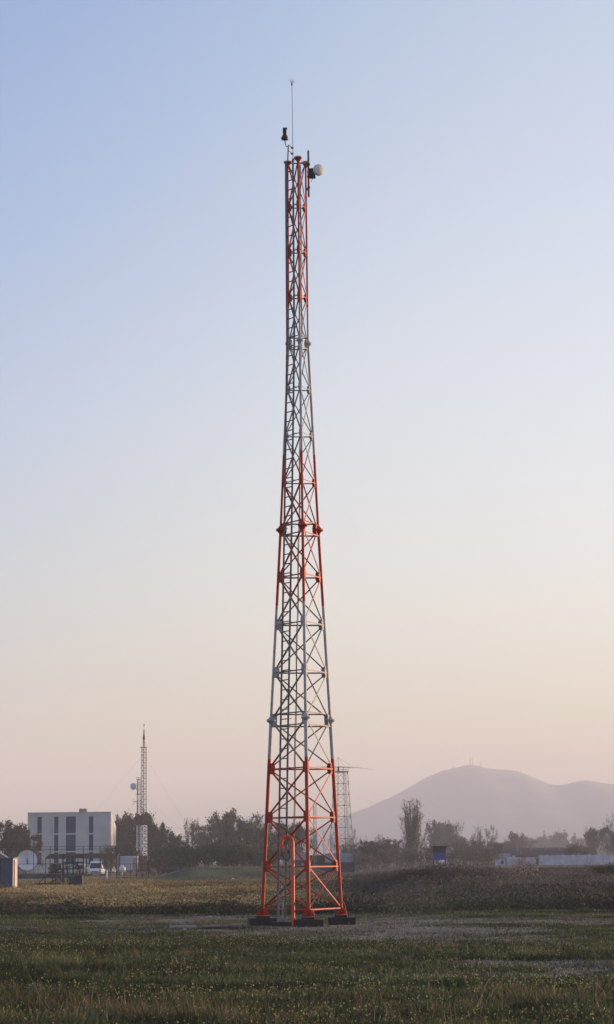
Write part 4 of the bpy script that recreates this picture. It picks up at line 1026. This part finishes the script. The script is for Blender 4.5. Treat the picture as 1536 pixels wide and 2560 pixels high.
P['poplar'] = proto_poplar(10, 10, 4.6, (0.290, 0.240, 0.210), 3600)
P['poplar2'] = proto_poplar(12, 10, 2.6, (0.15, 0.125, 0.11), 1500, lev_n=14)
P['shrub1'] = proto_shrub(13, 3, 4.4, 3800, 0.16, DG, (0.036, 0.042, 0.02), 'shrub')
P['shrub2'] = proto_shrub(14, 3, 4.4, 2400, 0.11, (0.125, 0.104, 0.094), BR2, 'shrub')
P['shrub3'] = proto_shrub(15, 3, 4.4, 2600, 0.12, OL, (0.095, 0.088, 0.03), 'shrub')
P['shrub4'] = proto_shrub(16, 3, 4.4, 2600, 0.12, RD, (0.05, 0.036, 0.028), 'shrub')
P['twiggy'] = proto_shrub(17, 3, 3.6, 500, 0.08, TW, TW2, 'bare_shrub')
PH = {'shrub1':3,'shrub2':3,'shrub3':3,'shrub4':3,'twiggy':3}
PW = dict(full1=8.5, full2=7.5, brown1=9, olive1=8, thin1=7.5, thin2=7, bare1=8, cypress=2.4, conifer=6, poplar=4.6, poplar2=2.6, shrub1=4.4, shrub2=4.4, shrub3=4.4, shrub4=4.4, twiggy=3.6)
rt_ = random.Random(21)
CAT = {'shrub':'shrub','bare_shrub':'shrub'}
def plant(kind, px, topy, d, wpx, label, group=None, rot=None):
    if d > 480: d = 480+(d-480)*1.7
    pr_ = P[kind]; o = copy_tree(pr_); g = gp(px, d); top = at(px, topy, d).z
    h = top-g.z; o.location = g; k = h/PH.get(kind, 10); kw = wpx*S(d)/PW[kind]
    o.scale = (kw, kw, k); o.rotation_euler = (0, 0, rt_.uniform(0, 6.28) if rot is None else rot)
    tag(o, label, 'shrub' if 'shrub' in pr_.name else 'tree', group); return o

G1, G2, G3, G4 = 'trees by the white office block', 'tree belt behind the grass bank', 'brown thicket on the right', 'hazy far trees on the right'
L_ = [
 ('brown1', 12, 2056, 300, 66, 'brownish bushy tree at the far left edge above the blue shed', G1),
 ('full2', 40, 2058, 308, 56, 'brownish tree with a pointed top between the left edge and the office block', G1),
 ('brown1', 74, 2090, 290, 60, 'brown tree overlapping the left corner of the office block', G1),
 ('shrub2', 60, 2122, 285, 60, 'dark brown shrub behind the large white dish', G1),
 ('shrub2', 270, 2118, 262, 32, 'wispy curly shrub at the right corner of the office block', G1),
 ('full2', 300, 2044, 430, 38, 'narrow dark tree touching the right side of the office block', G2),
 ('full1', 327, 2034, 440, 62, 'tall dark tree rising left of the thin masts', G2),
 ('full1', 362, 2036, 445, 66, 'broad dark tree directly behind the thin masts', G2),
 ('full2', 388, 2056, 440, 50, 'dark tree between the masts and the conifer', G2),
 ('shrub1', 315, 2108, 400, 70, 'dark shrub behind the pale blue container', G2),
 ('conifer', 408, 2050, 390, 40, 'pointed conifer right of the thin masts', G2),
 ('full2', 430, 2082, 425, 48, 'low dark tree just right of the pointed conifer', G2),
 ('brown1', 452, 2104, 430, 40, 'lowest tree in the dip right of the conifer', G2),
 ('thin1', 476, 2044, 430, 40, 'thin-crowned tree on the left of the tree belt', G2),
 ('thin2', 498, 2046, 420, 40, 'second thin-crowned tree, just right of the first in the belt', G2),
 ('brown1', 512, 2066, 425, 62, 'brownish tree below the highest crown of the belt', G2),
 ('thin1', 545, 2030, 430, 44, 'loose-crowned tree left of the highest crown of the belt', G2),
 ('full2', 566, 2028, 436, 60, 'highest tree of the belt, with a dense ragged crown', G2),
 ('olive1', 610, 2040, 420, 72, 'olive green rounded tree near the left leg of the big tower', G2),
 ('thin2', 594, 2034, 428, 34, 'thin tree showing sky through it beside the olive green one', G2),
 ('olive1', 640, 2060, 410, 54, 'smaller olive tree just left of the left tower leg', G2),
 ('thin1', 662, 2044, 415, 50, 'wispy tree standing behind the left tower leg', G2),
 ('olive1', 690, 2074, 405, 52, 'olive tree seen through the tower ladder', G2),
 ('full1', 735, 2058, 430, 66, 'rounded dark tree seen behind the middle of the tower', G2),
 ('thin2', 765, 2066, 420, 50, 'sparse tree right of the middle tower leg', G2),
 ('bare1', 800, 2074, 400, 50, 'bare pale-twigged tree seen between the middle and right legs', G2),
 ('bare1', 838, 2076, 395, 46, 'bare tree at the foot of the grey square tower', G2),
 ('bare1', 880, 2068, 380, 50, 'bare spreading tree just right of the big tower', G3),
 ('bare1', 908, 2086, 385, 40, 'smaller bare tree between the tower and the brown thicket', G3),
]
for i, (px, ty, wd_, kd, dd) in enumerate([(385,2136,56,'shrub4',290),(412,2118,60,'shrub1',330),(440,2116,64,'shrub1',335),(470,2112,64,'shrub1',325),(500,2106,70,'shrub3',330),(535,2108,66,'shrub1',322),(568,2104,70,'shrub1',326),(600,2108,70,'shrub1',320),(632,2112,64,'shrub3',318),(664,2112,60,'shrub1',322),(696,2112,60,'shrub3',318),(728,2116,56,'shrub2',345)]):
    names_ = ['reddish brown bush right of the thin masts', 'dark bush beside the reddish brown one', 'dark bush below the dip in the tree belt', 'dark bush under the first thin-crowned tree', 'olive bush in the left half of the hedge', 'dark bush between the two halves of the hedge', 'dark bush below the highest tree of the belt', 'broad dark bush right of the highest tree', 'olive bush left of the left tower leg', 'dark bush behind the left tower leg', 'olive bush behind the ladder foot', 'brown bush behind the blue-grey hut']
    L_.append((kd, px, ty, dd, wd_, names_[i], 'hedge bushes below the tree belt'))
L_ += [
 ('brown1', 932, 2104, 350, 56, 'rounded brown thicket tree right of the tower', G3),
 ('thin2', 962, 2084, 420, 44, 'upright brown tree left of the tall poplar', G3),
 ('brown1', 868, 2112, 400, 60, 'brown low tree seen just right of the right tower leg', G3),
 ('thin2', 1066, 2092, 450, 56, 'pale brown tree between the poplar and the blue booth', G3),
 ('brown1', 1176, 2106, 430, 66, 'low brown tree right of the booth below the upright bare ones', G3),
 ('brown1', 1230, 2112, 440, 60, 'low brown tree at the left end of the long dark shed', G3),
 ('brown1', 915, 2114, 420, 60, 'low brown tree in the gap between the tower and the rounded thicket', G3),
 ('thin2', 1006, 2098, 430, 50, 'pale thin tree directly left of the poplar trunk', G3),
 ('brown1', 1096, 2112, 440, 60, 'low brown tree behind the legs of the blue booth', G3),
 ('full2', 1158, 2094, 620, 56, 'hazy low tree filling the gap right of the booth', G3),
 ('full1', 1262, 2104, 650, 56, 'hazy low tree behind the flat-topped bare one', G3),
 ('full2', 945, 2102, 600, 60, 'hazy low tree behind the rounded brown thicket', G3),
 ('shrub2', 905, 2132, 330, 60, 'low brown bush nearest the right tower leg', G3),
 ('shrub2', 955, 2126, 335, 66, 'low brown bush left of the poplar foot', G3),
 ('brown1', 985, 2100, 400, 50, 'brown tree touching the left side of the poplar', G3),
 ('poplar', 1030, 1998, 380, 80, 'tall bare fan-shaped poplar standing above the other trees', None),
 ('shrub2', 1010, 2128, 350, 60, 'brown bush at the foot of the poplar', G3),
 ('shrub2', 1062, 2126, 350, 56, 'brown bush between the poplar and the blue booth', G3),
 ('full2', 1092, 2054, 640, 52, 'hazy tree behind the left side of the blue booth', G3),
 ('full1', 1118, 2060, 650, 50, 'hazy broad tree directly behind the blue booth', G3),
 ('thin1', 1134, 2050, 560, 44, 'clumpy-topped tree just right of the blue booth', G3),
 ('bare1', 1126, 2080, 330, 40, 'slim bare tree leaning close behind the blue booth', G3),
 ('bare1', 1160, 2096, 360, 60, 'spreading bare tree right of the booth', G3),
 ('shrub2', 1150, 2122, 330, 70, 'brown bush in the thicket right of the booth', G3),
 ('poplar2', 1196, 2062, 520, 30, 'left one of two upright bare trees right of the booth', G3),
 ('thin2', 1224, 2060, 500, 40, 'right one of two upright bare trees right of the booth', G3),
 ('bare1', 1205, 2102, 370, 60, 'low bare tree below the two upright ones', G3),
 ('shrub2', 1205, 2122, 335, 70, 'brown bush below the two upright bare trees', G3),
 ('bare1', 1255, 2088, 480, 50, 'flat-topped bare tree above the end of the long dark shed', G3),
 ('full2', 1292, 2082, 680, 36, 'lone clumpy tree above the long dark shed', G4),
 ('full1', 1310, 2102, 800, 50, 'low rounded far tree beside the lone clumpy one', G4),
 ('full1', 1345, 2094, 980, 44, 'pale far tree left of the far poplars', G4),
 ('full2', 1366, 2092, 1000, 40, 'pale far tree with a square top', G4),
 ('cypress', 1365, 2078, 1000, 9, 'pale narrow far tree, leftmost of the far columns', G4),
 ('full1', 1398, 2082, 950, 44, 'wide pale far tree between the far columns', G4),
 ('cypress', 1418, 2076, 950, 13, 'thickest of the pale far columns', G4),
 ('cypress', 1437, 2082, 1050, 8, 'slim pale far column just left of the green bush top', G4),
 ('cypress', 1442, 2084, 1050, 7, 'slimmest pale far column, above the green bush', G4),
 ('full1', 1455, 2096, 1100, 40, 'faintest far tree behind the green bush', G4),
 ('shrub3', 1452, 2104, 462, 62, 'yellow-green bush behind the white panel wall', None),
 ('bare1', 1472, 2062, 600, 30, 'thin bare tree left of the big hazy one near the right edge', G4),
 ('full1', 1490, 2070, 600, 46, 'large grey hazy tree near the right edge', G4),
 ('full2', 1524, 2074, 900, 34, 'pale far tree right of the large grey hazy one', G4),
 ('brown1', 1540, 2086, 560, 36, 'brownish tree cut by the right edge', G4),
 ('shrub3', 1534, 2154, 140, 90, 'dark weedy bush on the bank at the right edge', None),
]
# pale distant belts between
for i, (px, ty, dd, wd_) in enumerate([(1270,2112,900,60),(1330,2112,1100,60),(1385,2106,1200,60),(1420,2108,1150,50),(1465,2108,1200,60),(1510,2108,1100,60),(1560,2100,1000,70),(1240,2108,800,50)]):
    L_.append(('full1', px, ty, dd, wd_, ['faint low tree above the middle of the dark shed', 'faint low tree right of the lone clumpy one', 'faint low tree under the far columns', 'faint low tree right of the thickest far column', 'faint low tree left of the large grey one', 'faint low tree right of the large grey one', 'faint tree beyond the right edge', 'faint low tree above the left end of the dark shed'][i], 'faintest tree line'))
for a in L_: plant(*a)
# a bare branching tree just outside the right edge reaching in
plant('bare1', 1562, 2022, 300, 90, 'bare tree reaching in from the right edge with thin twigs', None, 1.0)
# blossoming shrub
bl_ = proto_shrub(31, 3, 3.4, 420, 0.10, (0.48, 0.36, 0.34), (0.30, 0.22, 0.20), 'blossom_shrub', stems=12)
g = gp(1322, 124); bl_.location = g; hh = at(1322, 2132, 124).z-g.z; bl_.scale = (0.62, 0.62, hh/3); tag(bl_, 'blossoming shrub with pale pink flowers on the right bank', 'shrub')
for o in P.values():
    for c_ in list(o.children): bpy.data.objects.remove(c_)
    bpy.data.objects.remove(o)

# ------------------------------------------------------------------ grasses
def blades(name, px_, y_, h, wd_, tint, label, cat, rng, lean=0.35, per=1):
    n = len(px_); z = gz(px_, y_)
    a = rng.rand(n)*2*PI; ca_, sa_ = np.cos(a), np.sin(a)
    b = rng.rand(n)*2*PI; ln = lean*h*rng.rand(n)
    dx, dy = ln*np.cos(b), ln*np.sin(b)
    P0 = np.stack([px_, y_, z-0.02], 1); wv = np.stack([ca_*wd_, sa_*wd_, np.zeros(n)], 1)*0.5
    Pm = P0+np.stack([dx*0.35, dy*0.35, h*0.6], 1); Pt = P0+np.stack([dx, dy, h], 1)
    Q = np.concatenate([np.stack([P0-wv, P0+wv, Pm+wv*0.8, Pm-wv*0.8], 1), np.stack([Pm-wv*0.8, Pm+wv*0.8, Pt+wv*0.12, Pt-wv*0.12], 1)])
    o = quads_mesh(name, Q, M['grass'], np.concatenate([tint, tint])); tag(o, label, cat, kind='stuff'); return o
def sample(rng, n, y0, y1, k=0.165, power=1.0):
    """points in the wedge the camera overlooks, denser near"""
    n = int(n*1.38); y = y0*(y1/y0)**(rng.rand(n)**power); x = (rng.rand(n)*2-1)*(k*y+2.5); return x, y
rng = np.random.RandomState(77)
def cluster(x, y, s, thr, sharp=4): return np.clip((fbm(x, y, s, 3)-thr)*sharp+0.5, 0, 1)
# foreground meadow
x, y = sample(rng, 800000, 24.5, 90)
b_ = bare(x, y); tus = cluster(x, y, 0.9, 0.48, 5); big = fbm(x+50, y, 4.5, 3)
keep = rng.rand(len(x)) < (1-b_*0.97)*(0.30+0.70*tus)
x, y, b_, tus, big = x[keep], y[keep], b_[keep], tus[keep], big[keep]
goldm = np.clip(1.3-np.abs(y-29.0-1.2*(fbm(x, y, 6, 2)-0.5)*6)/2.6, 0, 1)*cluster(x+7, y, 3.0, 0.46, 4)
goldm = np.maximum(goldm, 0.5*cluster(x-13, y*1.5, 2.0, 0.62, 6))
h = (0.03+0.09*rng.rand(len(x))**2+0.09*tus*rng.rand(len(x)))*(0.45+1.1*big)*(1+0.8*goldm)*(1-0.35*b_)*(1-0.5*sst(38, 60, y)); h *= np.where(rng.rand(len(x)) < 0.02, 1.8, 1.0)
gcol = tints(rng, len(x), (0.050, 0.074, 0.027), 0.28, (0.104, 0.128, 0.048), np.clip((fbm(x, y, 0.8, 2)-0.25)*2+0.3*(rng.rand(len(x))-0.5), 0, 1))
dry = tints(rng, len(x), (0.240, 0.180, 0.095), 0.35)
pd = (rng.rand(len(x)) < (0.10+0.50*goldm))[:, None]
darkp = (0.36+1.0*np.clip((fbm(x*0.7, y*1.3, 2.6, 3)-0.3)*2.2, 0, 1))[:, None]
blades('meadow_grass', x, y, h, 0.005+0.008*rng.rand(len(x))+0.00022*y, np.where(pd, dry, gcol)*darkp, 'rough dark green grass with dry golden stalks in the foreground', 'grass', rng, 0.9)
# broad-leaved weeds low in the grass
x, y = sample(rng, 150000, 24.5, 60); cl = cluster(x+21, y*1.2, 0.7, 0.52, 6); keep = rng.rand(len(x)) < (1-0.8*bare(x, y))*cl; x, y, cl = x[keep], y[keep], cl[keep]
C = np.stack([x, y, gz(x, y)+0.015+0.10*rng.rand(len(x))*cl], 1)
o = quads_mesh('meadow_weeds', rand_quads(rng, C, 0.022, flat=0.3), M['grass'], tints(rng, len(C), (0.034, 0.048, 0.020), 0.45, (0.070, 0.086, 0.036), rng.rand(len(C)))); tag(o, 'low broad-leaved dark green weeds between the grass tufts', 'weeds', kind='stuff')
# taller tufts and dead stalks
tx_, ty_ = sample(rng, 520, 25.2, 60); ok = bare(tx_, ty_) < 0.7; tx_, ty_ = tx_[ok], ty_[ok]; nt_ = len(tx_)
sz_ = 0.05+0.16*rng.rand(nt_)**2; nb_ = 90; ti = np.repeat(np.arange(nt_), nb_); x = tx_[ti]+rng.normal(size=len(ti))*sz_[ti]*1.3; y = ty_[ti]+rng.normal(size=len(ti))*sz_[ti]*1.3
h = (0.07+0.9*sz_[ti])*(0.5+0.7*rng.rand(len(ti)))*np.exp(-((x-tx_[ti])**2+(y-ty_[ti])**2)/(5*sz_[ti]**2)); dt = rng.rand(nt_)[ti] < 0.28
tt = np.where(dt[:, None], tints(rng, len(ti), (0.20, 0.155, 0.090), 0.35), tints(rng, len(ti), (0.046, 0.070, 0.026), 0.4, (0.10, 0.12, 0.046), rng.rand(nt_)[ti]))
blades('grass_tufts', x, y, h, 0.007+0.006*rng.rand(len(ti)), tt, 'taller green and straw-coloured tufts standing out of the meadow', 'grass', rng, 1.0)
# yellow flower heads
x, y = sample(rng, 16000, 25, 60); keep = rng.rand(len(x)) < (1-bare(x, y))*(0.05+0.95*cluster(x, y*1.2, 1.7, 0.56, 6)); x, y = x[keep], y[keep]
z = gz(x, y)+0.05+0.16*rng.rand(len(x)); C = np.stack([x, y, z], 1)
V = rand_quads(rng, C, 0.0125); V = np.concatenate([V, rand_quads(rng, C+rng.normal(size=C.shape)*0.006, 0.0125)])
fc = tints(rng, len(C), (0.50, 0.44, 0.08), 0.3, (0.50, 0.48, 0.30)); o = quads_mesh('wild_flowers', V, M['grass'], np.concatenate([fc, fc])); tag(o, 'tiny yellow and cream wild flowers scattered through the meadow', 'flowers', kind='stuff')
# low weeds among the gravel
x, y = sample(rng, 150000, 38, 86); b_ = bare(x, y); keep = (rng.rand(len(x)) < 0.22+0.7*cluster(x, y, 1.1, 0.56, 7)) & (b_ > 0.15); x, y = x[keep], y[keep]
x_in = (np.abs(x-TX) < 1.9) & (np.abs(y-TY) < 1.9); x, y = x[~x_in], y[~x_in]
h = 0.02+0.06*rng.rand(len(x))**2+0.05*cluster(x, y, 1.1, 0.62, 6)
blades('gravel_weeds', x, y, h, 0.016+0.014*rng.rand(len(x)), tints(rng, len(x), (0.085, 0.092, 0.062), 0.4, (0.170, 0.155, 0.125)), 'sparse grey-green weeds growing through the trodden gravel round the tower', 'weeds', rng, 1.2)
# pebbles
x, y = sample(rng, 26000, 36, 88); keep = bare(x, y) > 0.35; x, y = x[keep], y[keep]
C = np.stack([x, y, gz(x, y)+0.008], 1); V = rand_quads(rng, C, 0.022, flat=0.8)
o = quads_mesh('pebbles', V, M['grass'], tints(rng, len(C), (0.20, 0.18, 0.155), 0.4, (0.42, 0.38, 0.34), rng.rand(len(C))**3)); tag(o, 'loose pebbles and chips on the gravel', 'pebbles', kind='stuff')
# tall dark weeds along the far edge of the clearing
x, y = sample(rng, 260000, 78, 132); xr = x/y
line = 83+9*(fbm(x, y*0+3, 6, 4)-0.5)*2+1.5*sst(-0.03, 0.03, xr)
dens = sst(0, 7, y-line)*(0.25+0.65*cluster(x, y, 3.0, 0.46, 4)); keep = rng.rand(len(x)) < dens; x, y, xr, line = x[keep], y[keep], xr[keep], line[keep]
cl = cluster(x+3, y, 4.5, 0.5, 4); nearf = np.exp(-np.clip(y-line, 0, 99)/9.0)
rightf = sst(0.0, 0.03, xr)
h = (0.04+0.15*rng.rand(len(x))*cl+0.14*nearf*rng.rand(len(x))*cl)*(0.80+0.40*rightf)*np.where(rng.rand(len(x)) < 0.03, 1.5, 1.0)
g_ = tints(rng, len(x), (0.030, 0.038, 0.018), 0.4, (0.054, 0.058, 0.030)); br_ = tints(rng, len(x), (0.088, 0.072, 0.058), 0.2, (0.125, 0.102, 0.086)); go_ = tints(rng, len(x), (0.27, 0.205, 0.100), 0.35)
pg = np.clip(nearf*1.1+0.25*cl*rightf+0.10, 0, 1); pgo = (1-rightf)*sst(10, 26, y-line+8*(fbm(x, y, 7, 2)-0.5))
u = rng.rand(len(x)); tt = np.where((u < pgo)[:, None], go_, np.where((rng.rand(len(x)) < pg)[:, None], g_, br_))
tt = tt*(0.40+1.15*np.clip((fbm(x+3, y*0.35, 5, 3)-0.3)*2.5, 0, 1))[:, None]
blades('tall_weeds', x, y, h, 0.016+0.018*rng.rand(len(x)), tt, 'tall brown and dark green weeds along the back of the clearing', 'weeds', rng, 1.1)
# low leafy growth on the slope behind
x, y = sample(rng, 420000, 79, 190); xr = x/y; line2 = 84+9*(fbm(x, y*0+3, 6, 4)-0.5)*2
c1_ = cluster(x+3, y, 4.5, 0.46, 4); c2_ = cluster(x-9, y*1.3, 1.6, 0.45, 5); keep = rng.rand(len(x)) < sst(-4, 3, y-line2)*(0.15+0.85*c1_*c2_)*(1-0.6*sst(130, 190, y)); x, y, xr, line2, c1_ = x[keep], y[keep], xr[keep], line2[keep], c1_[keep]
nearf = np.exp(-np.clip(y-line2, 0, 99)/10.0); rightf = sst(-0.004, 0.02, xr); hh_ = (0.10+0.30*nearf+0.18*c1_+0.45*cluster(x+40, y*0.6, 3.2, 0.66, 7))*(0.55+0.45*rightf)
C = np.stack([x, y, gz(x, y)+0.02+hh_*rng.rand(len(x))**1.3], 1)
ff_ = np.clip((fbm(x, y*0.5, 1.6, 3)-0.3)*2.4, 0, 1); gcl = tints(rng, len(C), (0.034, 0.042, 0.022), 0.15, (0.064, 0.070, 0.042), ff_); bcl = tints(rng, len(C), (0.070, 0.060, 0.048), 0.15, (0.125, 0.102, 0.088), ff_); ocl = tints(rng, len(C), (0.31, 0.240, 0.110), 0.15)
u = rng.rand(len(C)); tt = np.where((u < 0.20+0.75*nearf)[:, None], gcl, np.where(((rng.rand(len(C)) > rightf) & (y-line2 > 12))[:, None], ocl, bcl))
tt = tt*(0.40+1.15*np.clip((fbm(x+3, y*0.35, 5, 3)-0.3)*2.5, 0, 1))[:, None]
o = quads_mesh('scrub_growth', rand_quads(rng, C, 0.050, flat=0.2), M['grass'], tt); tag(o, 'low tangled brown and green scrub covering the slope behind the clearing', 'scrub', kind='stuff')
# field grass further out
x, y = sample(rng, 240000, 125, 262); xr = x/y
keep = rng.rand(len(x)) < 0.25+0.75*cluster(x, y, 9, 0.48, 4); x, y, xr = x[keep], y[keep], xr[keep]
leftf = 1-sst(-0.012, 0.006, xr); bank = sst(188, 200, y)*sst(-0.072, -0.055, xr)*(1-sst(-0.006, 0.004, xr))
h = (0.06+0.15*rng.rand(len(x))**2)*(1-0.5*bank)*(0.4+1.2*fbm(x, y, 14, 2))
gg = tints(rng, len(x), (0.100, 0.112, 0.060), 0.35, (0.14, 0.14, 0.085)); u = rng.rand(len(x))
tt = np.where((u < bank)[:, None], gg, np.where((rng.rand(len(x)) < leftf*0.85)[:, None], tints(rng, len(x), (0.33, 0.255, 0.115), 0.30, (0.19, 0.15, 0.082)), tints(rng, len(x), (0.105, 0.082, 0.070), 0.35, (0.075, 0.066, 0.050))))
blades('field_grass', x, y, h, 0.05+0.05*rng.rand(len(x)), tt, 'golden dry grass on the left and brown growth on the right of the far field', 'grass', rng, 0.6)
# dark dead clump at the bottom right
x = rng.normal(size=9000)*0.24+(1312-768)/F_PX*28.2; y = 28.4+rng.normal(size=9000)*0.55
rr = np.exp(-((x-2.75)/0.40)**2-((y-28.4)/0.9)**2); h = 0.05+0.20*rng.rand(9000)*rr
o = blades('dead_weed_clump', x, y, h, 0.008+0.006*rng.rand(9000), tints(rng, 9000, (0.030, 0.024, 0.022), 0.4), 'dark dead weed clump in the bottom right foreground', 'weeds', rng, 0.9)

# ------------------------------------------------------------------ the air
mb = MB(); mb.box(-6300, 6300, -6300, 6300, -14, 235)
hm = bpy.data.materials.new('haze'); hm.use_nodes = True; hm.node_tree.nodes.clear()
ho = hm.node_tree.nodes.new('ShaderNodeOutputMaterial'); pv = hm.node_tree.nodes.new('ShaderNodeVolumePrincipled')
pv.inputs['Color'].default_value = (0.815, 0.86, 0.92, 1); pv.inputs['Density'].default_value = HAZE_DENSITY; pv.inputs['Anisotropy'].default_value = 0.0
hm.node_tree.links.new(pv.outputs[0], ho.inputs['Volume'])
hz = mb.build('haze', hm); tag(hz, kind='stuff', label='thin pale evening haze lying over the whole field', cat='haze')
